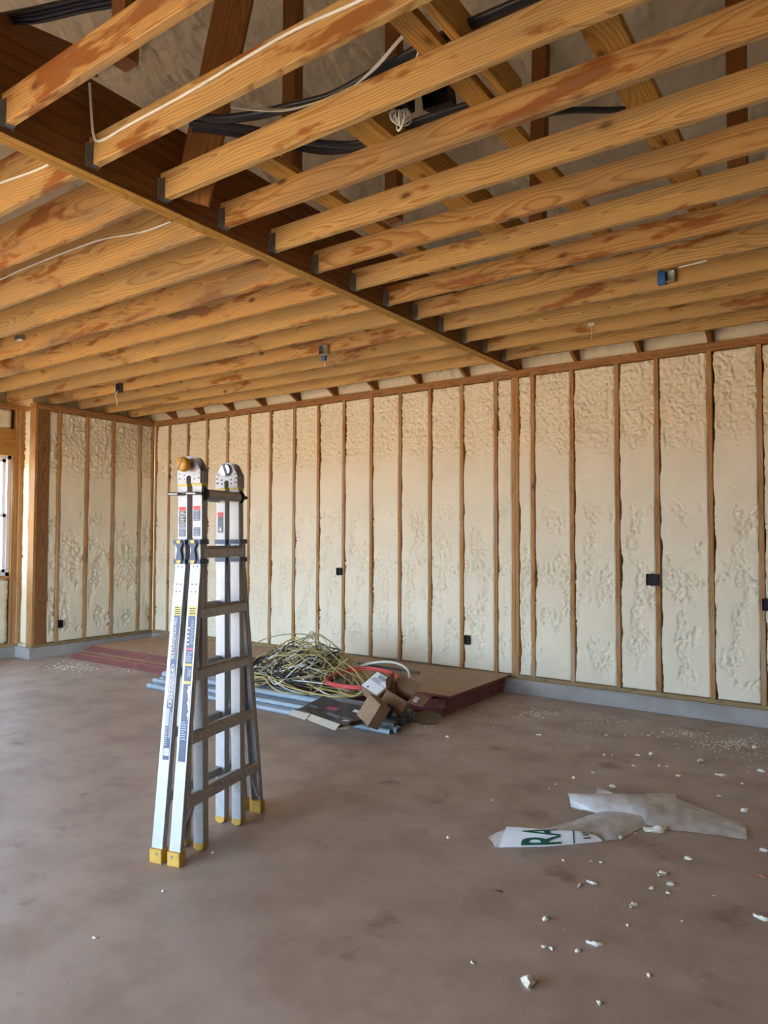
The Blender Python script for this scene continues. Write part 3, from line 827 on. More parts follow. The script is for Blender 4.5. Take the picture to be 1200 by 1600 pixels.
        yi = 0.1395 - (0.006 if half == 1 else 0.0)
        mb.loft([[(half * x, side * yv, z) for x, z in pr] for yv in (yi, yi + 0.0055)])
        hp = mb.build('hinge_plate', M['alu'], lad)
        for rx_, rz_ in ((n0 + 0.016, 1.895), (n0 + 0.016, 1.873), (n0 + 0.044, 1.878), (n1 - 0.01, 1.902), (n1 - 0.01, 1.878), (n0 + 0.04, 1.925)):
            mb = MB(); mb.cyl((half * rx_, side * (y0 + 0.005), rz_), (half * rx_, side * (y0 + 0.0085), rz_), 0.0048, 10); mb.build('rivet', M['rivet'] if side == 1 else M['alu'], hp)
            if side == 1:
                mb = MB(); mb.cyl((half * rx_, side * (yi - 0.003), rz_), (half * rx_, side * (yi + 0.002), rz_), 0.0042, 8); mb.build('rivet', M['rivet'], hp)
        # diagonal brace from lowest rung to the base rail
        mb = MB(); mb.tube([(half * (n_in(.2) + RW - 0.012), side * (w_out(0.28) - 0.10), 0.268), (half * (n_in(.1) + RW - 0.012), side * (w_out(0.1) - 0.036), 0.10)], 0.011, 6, flat=0.35)
        mb.build('brace', M['rung'], outer)
    # rungs of the base section
    for k in range(5):
        z = 0.275 + 0.3048 * k
        hw = w_out(z) - 0.028
        n1 = n_in(z) + RW + 0.006
        pr = [(n1 - 0.040, -0.012), (n1 - 0.004, -0.027), (n1, -0.024), (n1, 0.018), (n1 - 0.005, 0.024), (n1 - 0.032, 0.026), (n1 - 0.040, 0.018)]
        mb = MB(); mb.loft([[(half * a, y, z + b) for a, b in pr] for y in (-hw, hw)])
        for q in range(3): mb.box(half * (n1 - 0.030 + q * 0.010), half * (n1 - 0.026 + q * 0.010), -hw + 0.03, hw - 0.03, z + 0.0255, z + 0.0275)
        rg = mb.build('rung', M['rung'], lad)
    # rungs of the climbing section
    for k in range(6):
        z = 0.275 + 0.3048 * k
        if k == 5: continue
        n1 = n_in(z) + 0.044
        pr = [(n1 - 0.018, -0.014), (n1 + 0.010, -0.020), (n1 + 0.014, 0.014), (n1 + 0.008, 0.022), (n1 - 0.018, 0.018)]
        mb = MB(); mb.loft([[(half * a, y, z + 0.012 + b) for a, b in pr] for y in (-0.186, 0.186)])
        mb.build('rung', M['alu'], lad)
    # top rung with lock tube, black end housings and a chromed lever
    z = 1.797; n1 = n_in(z) + RW - 0.012
    pr = [(math.cos(a) * 0.021, math.sin(a) * 0.028) for a in [k * PI / 4 + PI / 8 for k in range(8)]]
    mb = MB(); mb.loft([[(half * (n1 + a), y, z + b) for a, b in pr] for y in (-0.150, 0.160)])
    tr = mb.build('top_rung', M['rung'], lad)
    for y0, y1 in ((-0.166, -0.135), (0.166, 0.196)):
        mb = MB(); mb.loft([[(half * (n1 + a * s_), y, z + b * s_) for a, b in pr] for y, s_ in ((y0, 1.35), ((y0 + y1) / 2, 1.3), (y1, 0.8))])
        if y0 > 0: mb.tube([(half * n1, 0.19, z), (half * n1, 0.235, z), (half * n1, 0.245, z)], [0.011, 0.010, 0.004], 10)
        mb.build('end_housing', M['black'], tr)
    mb = MB()
    xa = -0.112 if half == -1 else 0.000
    yl = -0.220
    mb.tube([(xa, yl, z + 0.004), (xa + 0.012, yl - 0.004, z + 0.003), (xa + 0.058, yl - 0.003, z), (xa + 0.072, yl + 0.004, z), (xa + 0.076, yl + 0.034, z)], 0.0085, 10)
    mb.build('lock_lever', M['chrome'], lad, smooth=True)
# knob on the near hinge, chromed disc inside the far hinge
mb = MB(); rings = []
for yv, r in ((-0.208, 0.020), (-0.222, 0.034), (-0.240, 0.038), (-0.256, 0.036), (-0.264, 0.028)):
    rings.append([(math.cos(2 * PI * k / 24) * r * (1 + 0.03 * (k % 3 == 0)), yv, 1.946 + math.sin(2 * PI * k / 24) * r * (1 + 0.03 * (k % 3 == 0))) for k in range(24)])
mb.loft(rings); kn = mb.build('hinge_knob', M['orange'], lad); smooth_angle(kn, 50)
mb = MB(); mb.loft([[(-0.010 + a, yv, 1.946 + b) for a, b in ((-0.012, -0.026), (-0.003, -0.028), (0.022, 0.026), (0.014, 0.028))] for yv in (-0.262, -0.2655)])
mb.build('grip_slot', M['rivet'], kn)
mb = MB(); rings = []
for yv, r in ((0.145, 0.034), (0.124, 0.035), (0.118, 0.031)):
    rings.append([(math.cos(2 * PI * k / 24) * r, yv, 1.948 + math.sin(2 * PI * k / 24) * r) for k in range(24)])
mb.loft(rings); kd = mb.build('hinge_disc', M['chrome'], lad); smooth_angle(kd, 40)
mb = MB(); mb.loft([[(a, yv, 1.948 + b) for a, b in ((-0.016, 0.032), (-0.002, 0.036), (0.022, -0.028), (0.008, -0.034))] for yv in (0.1182, 0.115)])
mb.build('disc_slot', M['rivet'], kd)

# labels on the near rails: built as thin stickers with printed letters
def face_pt(half, u, z, off, inner=False):
    """u = 0..1 across the rail face from the picture's left edge"""
    n0 = n_in(z)
    x = (n0 + RW * u) if half == 1 else (-n0 - RW * (1 - u))
    if inner: z = z - 0.010
    else: z = z - 0.022
    n0 = n_in(z); x = (n0 + RW * u) if half == 1 else (-n0 - RW * (1 - u))
    w = 0.190 if inner else w_out(z)
    return (x, -(w + off), z)
def sticker(name, half, u0, u1, z0, z1, mat, off=0.0008, inner=False, parent=lad):
    mb = MB(); K = 4
    for k in range(K):
        za, zb = z0 + (z1 - z0) * k / K, z0 + (z1 - z0) * (k + 1) / K
        mb.add([face_pt(half, u0, za, off, inner), face_pt(half, u1, za, off, inner), face_pt(half, u1, zb, off, inner), face_pt(half, u0, zb, off, inner)], [(0, 1, 2, 3)])
    return mb.build(name, mat, parent, fix=False)
def sticker_text(txt, half, u_base, z_start, length, height_u, mat, parent, off=0.0016, bold=0.0, shear=0.0, inner=False, horiz=False):
    """letters run up the rail; their tops point to the picture's left"""
    vs, fs = text_mesh(txt, 1.0, bold, shear)
    a = np.array(vs); x0, x1 = a[:, 0].min(), a[:, 0].max(); y0, y1 = a[:, 1].min(), a[:, 1].max()
    out = []
    for p in vs:
        s_ = (p[0] - x0) / (x1 - x0); t_ = (p[1] - y0) / max(1e-6, (y1 - y0))
        if horiz: out.append(face_pt(half, u_base + height_u * s_, z_start + length * t_, off, inner))
        else: out.append(face_pt(half, u_base - height_u * t_, z_start + length * s_, off, inner))
    mb = MB(); mb.add(out, fs); return mb.build('lettering', mat, parent, fix=False)
def lines(half, u0, u1, z0, z1, n, mat, parent, off=0.0016, inner=False, vert=False):
    mb = MB()
    for k in range(n):
        if vert:
            a = u0 + (u1 - u0) * (k + 0.25) / n; b = u0 + (u1 - u0) * (k + 0.65) / n
            mb.add([face_pt(half, a, z0 + 0.004 * (k % 3), off, inner), face_pt(half, b, z0 + 0.004 * (k % 3), off, inner), face_pt(half, b, z1 - 0.006 * ((k * 2) % 3), off, inner), face_pt(half, a, z1 - 0.006 * ((k * 2) % 3), off, inner)], [(0, 1, 2, 3)])
        else:
            a = z0 + (z1 - z0) * (k + 0.3) / n; b = z0 + (z1 - z0) * (k + 0.7) / n
            e = u1 - (u1 - u0) * (0.0, 0.15, 0.05, 0.3)[k % 4]
            mb.add([face_pt(half, u0, a, off, inner), face_pt(half, e, a, off, inner), face_pt(half, e, b, off, inner), face_pt(half, u0, b, off, inner)], [(0, 1, 2, 3)])
    return mb.build('small_print', mat, parent, fix=False)
# left rail
A = -1
s1 = sticker('label', A, 0.32, 0.92, 0.500, 1.200, M['navy']); s1['label'] = 'navy sticker with white product lettering'
s1w = sticker('label', A, 0.08, 0.50, 0.985, 1.150, M['white_ink'], 0.0004)
sh_ = sticker('label', A, 0.30, 0.94, 1.200, 1.248, M['yellow_tape']); s1h = lines(A, 0.36, 0.90, 1.204, 1.244, 4, M['black_ink'], sh_)
sticker_text('MULTI-POSITION PRO', A, 0.66, 0.985, 0.205, 0.30, M['white_ink'], s1, bold=0.012)
lines(A, 0.76, 0.86, 0.985, 1.105, 10, M['yellow_tape'], s1)
# oval logo
def oval(half, uc, zc, ru, rz_, mat, off, parent):
    mb = MB(); K = 28
    mb.add([face_pt(half, uc + ru * math.cos(2 * PI * k / K), zc + rz_ * math.sin(2 * PI * k / K), off) for k in range(K)], [tuple(range(K))])
    return mb.build('logo_oval', mat, parent, fix=False)
oval(A, 0.60, 0.855, 0.30, 0.105, M['white_ink'], 0.0014, s1); oval(A, 0.60, 0.855, 0.25, 0.098, M['navy'], 0.0018, s1); oval(A, 0.60, 0.855, 0.20, 0.086, M['white_ink'], 0.0022, s1)
sticker_text('WERNER', A, 0.72, 0.785, 0.14, 0.24, M['navy'], s1, off=0.0027, bold=0.015, shear=0.3)
sticker('label_patch', A, 0.34, 0.64, 0.66, 0.745, M['pale_ink'], 0.0014, parent=s1)
lines(A, 0.70, 0.90, 0.60, 0.735, 3, M['white_ink'], s1, vert=True); lines(A, 0.36, 0.62, 0.565, 0.655, 9, M['pale_ink'], s1)
bc = sticker('label_patch', A, 0.38, 0.90, 0.520, 0.555, M['white_ink'], 0.0016, parent=s1); lines(A, 0.42, 0.86, 0.524, 0.551, 7, M['pale_ink'], s1, off=0.0022, vert=True)
# right rail
B = 1
s2 = sticker('label', B, 0.20, 0.86, 0.500, 1.200, M['navy']); s2['label'] = 'navy sticker of small print with pink and yellow bars'
sh2 = sticker('label', B, 0.18, 0.90, 1.200, 1.248, M['yellow_tape']); lines(B, 0.26, 0.84, 1.206, 1.242, 3, M['black_ink'], sh2)
lines(B, 0.52, 0.82, 1.06, 1.185, 12, M['pale_ink'], s2); lines(B, 0.26, 0.46, 1.05, 1.15, 5, M['white_ink'], s2)
sticker('label_patch', B, 0.20, 0.86, 1.033, 1.043, M['pink_ink'], 0.0016, parent=s2)
lines(B, 0.26, 0.80, 0.975, 1.025, 5, M['pale_ink'], s2)
sticker('label_patch', B, 0.20, 0.86, 0.955, 0.966, M['yellow_tape'], 0.0016, parent=s2)
lines(B, 0.52, 0.80, 0.900, 0.945, 3, M['white_ink'], s2, vert=True)
sticker('label_patch', B, 0.20, 0.86, 0.868, 0.882, M['yellow_tape'], 0.0016, parent=s2)
# torn part where the bare metal shows through
mb = MB(); pts_l = []; K = 16
for k in range(K + 1):
    z = 0.86 - 0.16 * k / K
    pts_l.append((0.62 + 0.10 * math.sin(k * 1.7) * math.sin(k * 0.6) + 0.012 * k, z))
for (ua, za), (ub, zb) in zip(pts_l[:-1], pts_l[1:]):
    mb.add([face_pt(B, ua, za, 0.0016), face_pt(B, 0.90, za, 0.0016), face_pt(B, 0.90, zb, 0.0016), face_pt(B, ub, zb, 0.0016)], [(0, 1, 2, 3)])
mb.build('label_tear', M['white_ink'], s2, fix=False)
lines(B, 0.26, 0.60, 0.70, 0.85, 14, M['navy2'], s2); lines(B, 0.28, 0.78, 0.60, 0.69, 8, M['pale_ink'], s2); lines(B, 0.28, 0.78, 0.515, 0.585, 6, M['navy2'], s2)
# upper stickers
for half, u0, u1, blocks in ((A, 0.16, 0.84, ((1.742, 1.722, 'red_ink'), (1.720, 1.703, 'black_ink'), (1.699, 1.655, 'black_ink'), (1.652, 1.634, 'navy2'), (1.630, 1.588, 'navy2'))),
                             (B, 0.14, 0.80, ((1.744, 1.724, 'red_ink'), (1.722, 1.668, 'navy2'), (1.652, 1.640, 'white_ink'), (1.635, 1.590, 'navy2')))):
    for za, zb, mn in blocks:
        sk = sticker('label', half, u0, u1, zb, za, M[mn], 0.0008, True)
        if mn in ('black_ink', 'navy2'): lines(half, u0 + 0.10, u1 - 0.08, zb + 0.002, za - 0.002, max(2, int((za - zb) / 0.008)), M['pale_ink'] if mn == 'navy2' else M['white_ink'], sk, inner=True)
# warning sticker inside the far rail
fx0, fx1 = -n_in(1.7) - RW * 0.78, -n_in(1.7) - RW * 0.22
# the far inner channel is open towards the viewer: a flat web carries the sticker
mb = MB(); yv = 0.1435
mb.add([(fx0, yv, 1.60), (fx1, yv, 1.60), (fx1, yv, 1.715), (fx0, yv, 1.715)], [(0, 1, 2, 3)])
fs_ = mb.build('label', M['navy2'], lad, fix=False)
mb = MB(); mb.add([(fx0, yv - 0.0008, 1.69), (fx1, yv - 0.0008, 1.69), (fx1, yv - 0.0008, 1.715), (fx0, yv - 0.0008, 1.715)], [(0, 1, 2, 3)]); mb.build('label_patch', M['red_ink'], fs_, fix=False)
mb = MB(); xc = (fx0 + fx1) / 2
mb.add([(xc - 0.005, yv - 0.0008, 1.63), (xc + 0.005, yv - 0.0008, 1.63), (xc + 0.005, yv - 0.0008, 1.62), (xc + 0.012, yv - 0.0008, 1.62), (xc, yv - 0.0008, 1.606), (xc - 0.012, yv - 0.0008, 1.62), (xc - 0.005, yv - 0.0008, 1.62)], [(0, 1, 2, 3, 4, 5, 6)])
mb.build('arrow', M['white_ink'], fs_, fix=False)

# ================================================================== SHEETS OF PLYWOOD
SH_L, SH_W, SH_T = 2.44, 1.22, 0.0185
sm_ = MB(); sm_.box(-SH_L / 2, SH_L / 2, -SH_W / 2, SH_W / 2, 0, SH_T)
sh_me = sm_.mesh('plywood_sheet', [M['ply'], M['ply_edge']])
for p in sh_me.polygons: p.material_index = 0 if abs(p.normal.z) > 0.5 else 1
sh_me.update()
for p in sh_me.polygons: p.material_index = 0 if abs(p.center.z - SH_T / 2) > SH_T * 0.45 else 1
def sheet(x, y, z, rz, label, group):
    o = link('plywood_sheet', sh_me); o.location = (x, y, z); o.rotation_euler = (0, 0, rz); tag(o, label, 'plywood', group); return o
N1 = 9
for k in range(N1):
    top = k == N1 - 1
    dx, dy = (random.uniform(-.03, .02), random.uniform(-.03, .03)) if not top else (0.04, 0.02)
    if k == N1 - 2: dx, dy = -0.13, -0.02
    sheet(-4.40 + dx, 6.10 + dy, 0.001 + k * 0.0195, random.uniform(-.006, .006),
          'topmost plywood sheet of the tall red-edged stack by the back wall' if top else
          ('second plywood sheet from the top of the tall stack, set back at the end' if k == N1 - 2 else ('%s red-edged plywood sheet up from the floor in the tall stack' % ('lowest', 'second', 'third', 'fourth', 'fifth', 'sixth', 'seventh')[k])),
          'plywood sheets in the tall stack')
for k in range(4):
    top = k == 3
    dx = (0, 0.02, -0.02, 0.05)[k]; dy = (0, 0.02, 0.04, 0.10)[k]
    sheet(-7.40 + dx, 5.85 + dy, 0.001 + k * 0.0195, (0.004, -0.006, 0.005, 0.012)[k],
          'topmost plywood sheet of the low stack in the far corner' if top else '%s red-edged plywood sheet up from the floor in the low corner stack' % ('lowest', 'second', 'third')[k], 'plywood sheets in the low corner stack')
for k in range(3):
    sheet(-7.42 + 0.03 * k, 6.05 + 0.03 * k, 0.080 + k * 0.0195, 0.01 * k, ('bottom', 'middle', 'top')[k] + ' one of three plywood sheets shifted towards the corner on the low stack', 'shifted plywood sheets in the corner')

# ================================================================== GREY CONDUITS
def conduit(y, z, r, x1, ln, label, group, tilt=0.0):
    e = empty('conduit_pipe', (x1 - ln / 2, y, z - r)); tag(e, label, 'pipe', group)
    mb = MB(); mb.pipe((-ln / 2, -tilt, r), (ln / 2, tilt, r), r, r * 0.86)
    b = mb.build('pipe', M['conduit'], e, fix=False); smooth_angle(b, 40)
    mb = MB(); mb.pipe((-ln / 2 - 0.002, -tilt, r), (-ln / 2 + 0.07, -tilt, r), r * 1.14, r * 0.9); bl = mb.build('bell_end', M['conduit'], e, fix=False); smooth_angle(bl, 40)
    return e
g1 = 'slim grey conduits at the front of the heap'
yA = at_z(606, 1150, 0.0).y
conduit(yA + 0.030, 0.023, 0.022, at_z(606, 1150, 0).x, 3.05, 'frontmost slim grey conduit lying on the floor', g1, 0.01)
conduit(yA + 0.085, 0.023, 0.022, at_z(620, 1147, 0).x, 3.05, 'second slim grey conduit from the front on the floor', g1, 0.012)
conduit(yA + 0.145, 0.023, 0.022, at_z(626, 1143, 0).x + 0.0, 3.05, 'third slim grey conduit from the front on the floor', g1, 0.01)
conduit(yA + 0.112, 0.0625, 0.022, at_z(618, 1136, 0.04).x, 3.05, 'slim grey conduit resting on top of the other slim ones', g1, 0.01)
g2 = 'thick grey conduits under the cardboard'
yB = yA + 0.27
xB = at_z(622, 1128, 0.03).x
for k in range(4):
    conduit(yB + k * 0.064, 0.031, 0.030, xB + 0.05 * (k % 2), 3.05, ('frontmost', 'second', 'third', 'rearmost')[k] + ' thick grey conduit in the bottom layer of the bundle under the boxes', g2)
for k in range(3):
    conduit(yB + 0.032 + k * 0.064, 0.031 + 0.055, 0.030, xB + 0.03 * k, 3.05, ('front', 'middle', 'rear')[k] + ' thick grey conduit in the top layer of the bundle under the boxes', g2)

# short steel conduit on the plywood
e = empty('steel_conduit', at_z(620, 1046, 0.20)); tag(e, 'thin dark steel conduit lying on the plywood behind the hoses', 'pipe')
p0 = at_z(560, 1036, 0.20) - e.location; p1 = at_z(655, 1051, 0.20) - e.location
mb = MB(); mb.pipe((p0.x, p0.y, 0), (p1.x, p1.y, 0), 0.014, 0.011); mb.build('pipe', plain('dull_steel', (0.16, 0.19, 0.19), 0.5, 0.6), e, fix=False)

# ================================================================== HEAP OF CABLES
def smooth_path(ctrl, n):
    """Catmull-Rom through control points"""
    C = [Vector(c) for c in ctrl]; out = []
    for i in range(len(C) - 1):
        p0, p1, p2, p3 = C[max(i - 1, 0)], C[i], C[i + 1], C[min(i + 2, len(C) - 1)]
        for k in range(n):
            t = k / n
            out.append(0.5 * ((2 * p1) + (-p0 + p2) * t + (2 * p0 - 5 * p1 + 4 * p2 - p3) * t * t + (-p0 + 3 * p1 - 3 * p2 + p3) * t ** 3))
    out.append(C[-1]); return out
HEAP = Vector((-4.70, 5.32, 0.0))
def ground_z(x, y):
    if y > 5.47: return 0.185
    if y > 4.85: return 0.13
    return 0.05
def cable(mat, r, label, seed, turns, rad, hmax, loose=1.0, center=None):
    rg = random.Random(seed)
    cx, cy = (HEAP.x + rg.uniform(-.20, .16), HEAP.y + rg.uniform(-.12, .12)) if center is None else center
    ctrl = []; ph = rg.uniform(0, 6.28); dirn = rg.choice((-1, 1))
    tilt = rg.uniform(-0.5, 0.5); tdir = rg.uniform(0, 6.28)
    steps = int(turns * 7)
    for k in range(steps):
        a = ph + dirn * 2 * PI * k / 7 + rg.uniform(-.3, .3) * loose
        rr = rad * rg.uniform(0.45, 1.15)
        x = cx + math.cos(a) * rr * 1.25; y = cy + math.sin(a) * rr * 0.72
        dd = math.hypot((x - HEAP.x) / 0.70, (y - HEAP.y) / 0.42)
        dome = max(0.0, 1 - dd * dd) * hmax
        z = ground_z(x, y) + r + dome * rg.uniform(0.05, 1.0) + max(0, 0.10 * math.cos(a - tdir) * (1 - dd)) 
        ctrl.append((x, y, max(z, ground_z(x, y) + r)))
    pts = smooth_path(ctrl, 6)
    pts = [Vector((p.x, p.y, max(p.z, ground_z(p.x, p.y) + r))) for p in pts]
    mb = MB(); mb.tube(pts, r, 6, flat=0.6 if r > 0.0045 else 1)
    o = mb.build('electrical_cable', mat, fix=False, smooth=True)
    tag(o, label, 'cable', 'tangled cables in the heap')
    return o
for k in range(7): cable(M['cab_yellow'], 0.0072, 'tangled yellow electrical cable in the heap on the plywood', 100 + k, 2.6, 0.50, 0.50)
for k in range(7): cable(M['cab_tan'], 0.0070, 'tangled olive tan electrical cable in the heap on the plywood', 200 + k, 2.6, 0.48, 0.50)
for k in range(6): cable(M['cab_white'], 0.0066, 'tangled white electrical cable in the heap on the plywood', 300 + k, 2.4, 0.50, 0.42)
for k in range(5): cable(M['cab_black'], 0.0072, 'tangled black electrical cable in the heap on the plywood', 400 + k, 2.6, 0.42, 0.44)
# a yellow loop that springs out over the red hose
def px_path(pts, n=8): return smooth_path([at_Y(*p) for p in pts], n)
mb = MB(); mb.tube(px_path([(545, 1028, 5.34), (522, 1048, 5.24), (530, 1078, 5.09), (552, 1088, 4.99), (570, 1074, 5.04), (562, 1058, 5.19), (545, 1040, 5.34), (500, 1015, 5.44), (470, 1000, 5.44)]), 0.0062, 6)
tag(mb.build('electrical_cable', M['cab_yellow'], fix=False, smooth=True), 'yellow cable end looping out of the heap over the red hose', 'cable', 'tangled cables in the heap')
mb = MB(); mb.tube(px_path([(395, 1010, 5.54), (410, 1000, 5.54), (440, 992, 5.54), (475, 991, 5.54), (490, 1000, 5.49), (500, 1022, 5.44)]), 0.0058, 6)
tag(mb.build('electrical_cable', M['cab_tan'], fix=False, smooth=True), 'tan cable arching highest over the top of the heap', 'cable', 'tangled cables in the heap')

# hoses
def hose(name, mat, r, cpx, cpy, z, ra, rb, tilt, turns, label, rot=0.0, start=0.0):
    c0 = at_z(cpx, cpy, z); pts = []
    K = int(40 * turns)
    for k in range(K + 1):
        a = start + 2 * PI * k / 40
        x = math.cos(a) * ra; y = math.sin(a) * rb
        xr = x * math.cos(rot) - y * math.sin(rot); yr = x * math.sin(rot) + y * math.cos(rot)
        pts.append(Vector((c0.x + xr, c0.y + yr, z + max(0, y * tilt) + 0.004 * k / 40 * 4 + 0.012)))
    mb = MB(); mb.tube(pts, r, 8); o = mb.build(name, mat, fix=False, smooth=True); return tag(o, label, 'hose')
hose('water_tube', M['tube_red'], 0.012, 566, 1070, 0.235, 0.34, 0.26, 0.30, 1.9, 'coil of red plastic tubing on the plywood beside the cables', 0.25, 1.0)
mb = MB(); mb.tube(px_path([(533, 1062, 5.46), (548, 1048, 5.50), (572, 1038, 5.58), (600, 1034, 5.64), (622, 1037, 5.70), (636, 1046, 5.70), (640, 1058, 5.64), (634, 1068, 5.56)]), 0.012, 8)
tag(mb.build('water_tube', M['tube_white'], fix=False, smooth=True), 'arched white plastic tube rising behind the red tubing', 'hose')

# ================================================================== CARDBOARD
def cuboid(name, center, size, rot, mat, label, cat='box', group=None, parts=(), open_dir=None):
    e = bpy.data.objects.new(name, None); COL.objects.link(e); e.empty_display_size = 0.05
    e.location = center; e.rotation_euler = rot; tag(e, label, cat, group)
    x, y, z = (s_ / 2 for s_ in size)
    t = 0.004
    mb = MB()
    mb.box(-x, x, -y, y, -z, -z + t); mb.box(-x, x, -y, -y + t, -z, z); mb.box(-x, x, y - t, y, -z, z)
    mb.box(-x, -x + t, -y, y, -z, z); mb.box(x - t, x, -y, y, -z, z)
    mb.build('carton', mat, e)
    if open_dir is None:
        mb = MB(); mb.box(-x, x, -y, y, z - t, z); mb.build('lid', mat, e)
    return e
def flap(e, p, q, depth, ang, mat, name='flap'):
    """a flap hinged on edge p-q of the carton, swung out by ang"""
    p = Vector(p); q = Vector(q); d = (q - p).normalized(); n = Vector((0, 0, 1)); o = d.cross(n)
    v = o * math.cos(ang) * depth + n * math.sin(ang) * depth
    th = (d.cross(v)).normalized() * 0.004
    mb = MB(); mb.loft([[p, q, q + v, p + v], [p + th, q + th, q + v + th, p + v + th]]); return mb.build(name, mat, e)
# big flat dark-printed carton lying on the conduits
b1c = at_z(520, 1112, 0.15)
b1 = bpy.data.objects.new('flattened_carton', None); COL.objects.link(b1); b1.location = b1c; b1.rotation_euler = (0.16, 0.03, -0.06)
tag(b1, 'crushed dark printed cardboard carton lying on the grey conduits', 'carton')
gx_, gy_ = np.meshgrid(np.linspace(-0.29, 0.30, 25), np.linspace(-0.15, 0.19, 13), indexing='ij')
def card_z(x, y): return 0.030 * fbm(np.asarray(x) * 3.5, np.asarray(y) * 4.5, 81, 2) + 0.10 * np.clip(np.abs(np.asarray(x) - 0.06) - 0.16, 0, 1) * 0.5
for nm, dz, mt in (('printed_panel', 0.0, M['card_dark']), ('back_panel', -0.035, M['card'])):
    zz_ = card_z(gx_, gy_) + dz
    rows = [[(gx_[a, b], gy_[a, b], zz_[a, b]) for b in range(13)] for a in range(25)]
    rows2 = [[(p[0], p[1], p[2] - 0.005) for p in r_] for r_ in rows]
    mb = MB(); mb.loft(rows, closed=False, caps=False); mb.loft(rows2, closed=False, caps=False)
    for edge in ([r_[0] for r_ in rows], [r_[-1] for r_ in rows], rows[0], rows[-1]):
        mb.loft([edge, [(p[0], p[1], p[2] - 0.005) for p in edge]], closed=False, caps=False)
    mb.build(nm, mt, b1, fix=False)
pale = plain('pale_cardboard', (0.40, 0.34, 0.26), 0.8)
for (xa, xb) in ((-0.31, -0.105), (-0.095, 0.22)):
    q0, q1 = float(card_z(xa, -0.15)), float(card_z(xb, -0.15))
    mb = MB(); mb.loft([[(xa, -0.152, q0), (xb, -0.152, q1), (xb - 0.03, -0.185, q1 - 0.045), (xa - 0.02, -0.180, q0 - 0.040)], [(xa, -0.156, q0), (xb, -0.156, q1), (xb - 0.03, -0.189, q1 - 0.045), (xa - 0.02, -0.184, q0 - 0.040)]])
    mb.build('flap', pale, b1)
for (tx, ty, tw, th_, nl, mn) in ((-0.11, 0.04, 0.11, 0.05, 2, 'pink_ink'), (-0.02, -0.06, 0.13, 0.045, 2, 'pale_ink'), (0.12, -0.04, 0.10, 0.04, 2, 'pale_ink'), (0.19, -0.11, 0.07, 0.05, 1, 'paper'), (0.13, 0.09, 0.12, 0.06, 1, 'paper'), (-0.26, -0.02, 0.09, 0.04, 2, 'pale_ink')):
    mb = MB(); h = th_ / nl
    for q in range(nl):
        for k in range(6):
            xa, xb = tx + tw * k / 6, tx + tw * (k + (0.72 if nl > 1 else 1.0)) / 6; ya, yb = ty + q * h, ty + q * h + h * 0.65
            mb.add([(x_, y_, float(card_z(x_, y_)) + 0.0015) for x_, y_ in ((xa, ya), (xb, ya), (xb, yb), (xa, yb))], [(0, 1, 2, 3)])
    mb.build('print', M[mn], b1, fix=False)
# leaning brown carton
b2 = cuboid('cardboard_box', at_z(584, 1112, 0.19), (0.17, 0.12, 0.20), (-0.42, 0.35, -0.35), M['card'], 'plain brown cardboard box tipped against the labelled box', 'box', None)
# box with white shipping label
b3 = cuboid('cardboard_box', at_z(592, 1076, 0.30), (0.21, 0.20, 0.12), (0.55, 0.30, -0.15), M['card'], 'tilted cardboard box with a white shipping label on top', 'box', None)
mb = MB(); mb.box(-0.100, 0.085, -0.095, 0.095, 0.0601, 0.0608); lb = mb.build('shipping_label', M['paper'], b3)
mb = MB()
for k in range(12):
    mb.add([(-0.05 + k * 0.007, 0.045, 0.0612), (-0.05 + k * 0.007 + 0.004, 0.045, 0.0612), (-0.05 + k * 0.007 + 0.004, 0.085, 0.0612), (-0.05 + k * 0.007, 0.085, 0.0612)], [(0, 1, 2, 3)])
mb.add([(-0.098, 0.0, 0.0612), (0.08, 0.0, 0.0612), (0.08, 0.004, 0.0612), (-0.098, 0.004, 0.0612)], [(0, 1, 2, 3)])
mb.add([(-0.06, -0.08, 0.0612), (-0.03, -0.08, 0.0612), (-0.04, -0.06, 0.0612)], [(0, 1, 2)])
for k in range(4): mb.add([(-0.08, 0.01 + k * 0.008, 0.0612), (0.02, 0.01 + k * 0.008, 0.0612), (0.02, 0.013 + k * 0.008, 0.0612), (-0.08, 0.013 + k * 0.008, 0.0612)], [(0, 1, 2, 3)])
mb.build('label_print', M['black_ink'], lb, fix=False)
# dark open carton with flaps
b4 = cuboid('cardboard_box', at_z(622, 1092, 0.23), (0.20, 0.17, 0.15), (0.25, 0.45, 0.30), M['card'], 'open brown cardboard box with splayed flaps beside the plywood edge', 'box', None, open_dir=1)
flap(b4, (0.1, -0.085, 0.075), (0.1, 0.085, 0.075), 0.13, 0.25, M['card']); flap(b4, (-0.1, 0.085, 0.075), (-0.1, -0.085, 0.075), 0.09, 1.1, M['card'])
fl = flap(b4, (0.1, 0.085, 0.075), (-0.1, 0.085, 0.075), 0.10, 0.5, M['card']); flap(b4, (-0.1, -0.085, 0.075), (0.1, -0.085, 0.075), 0.09, -0.8, M['card'])
mb = MB(); mb.box(0.125, 0.16, -0.05, 0.02, 0.088, 0.0965); mb.build('print', M['paper'], b4)
b5 = cuboid('cardboard_box', at_z(603, 1108, 0.16), (0.12, 0.10, 0.09), (0.1, 0.2, 0.5), M['card_dark'], 'small dark carton wedged under the open brown box', 'box', None)
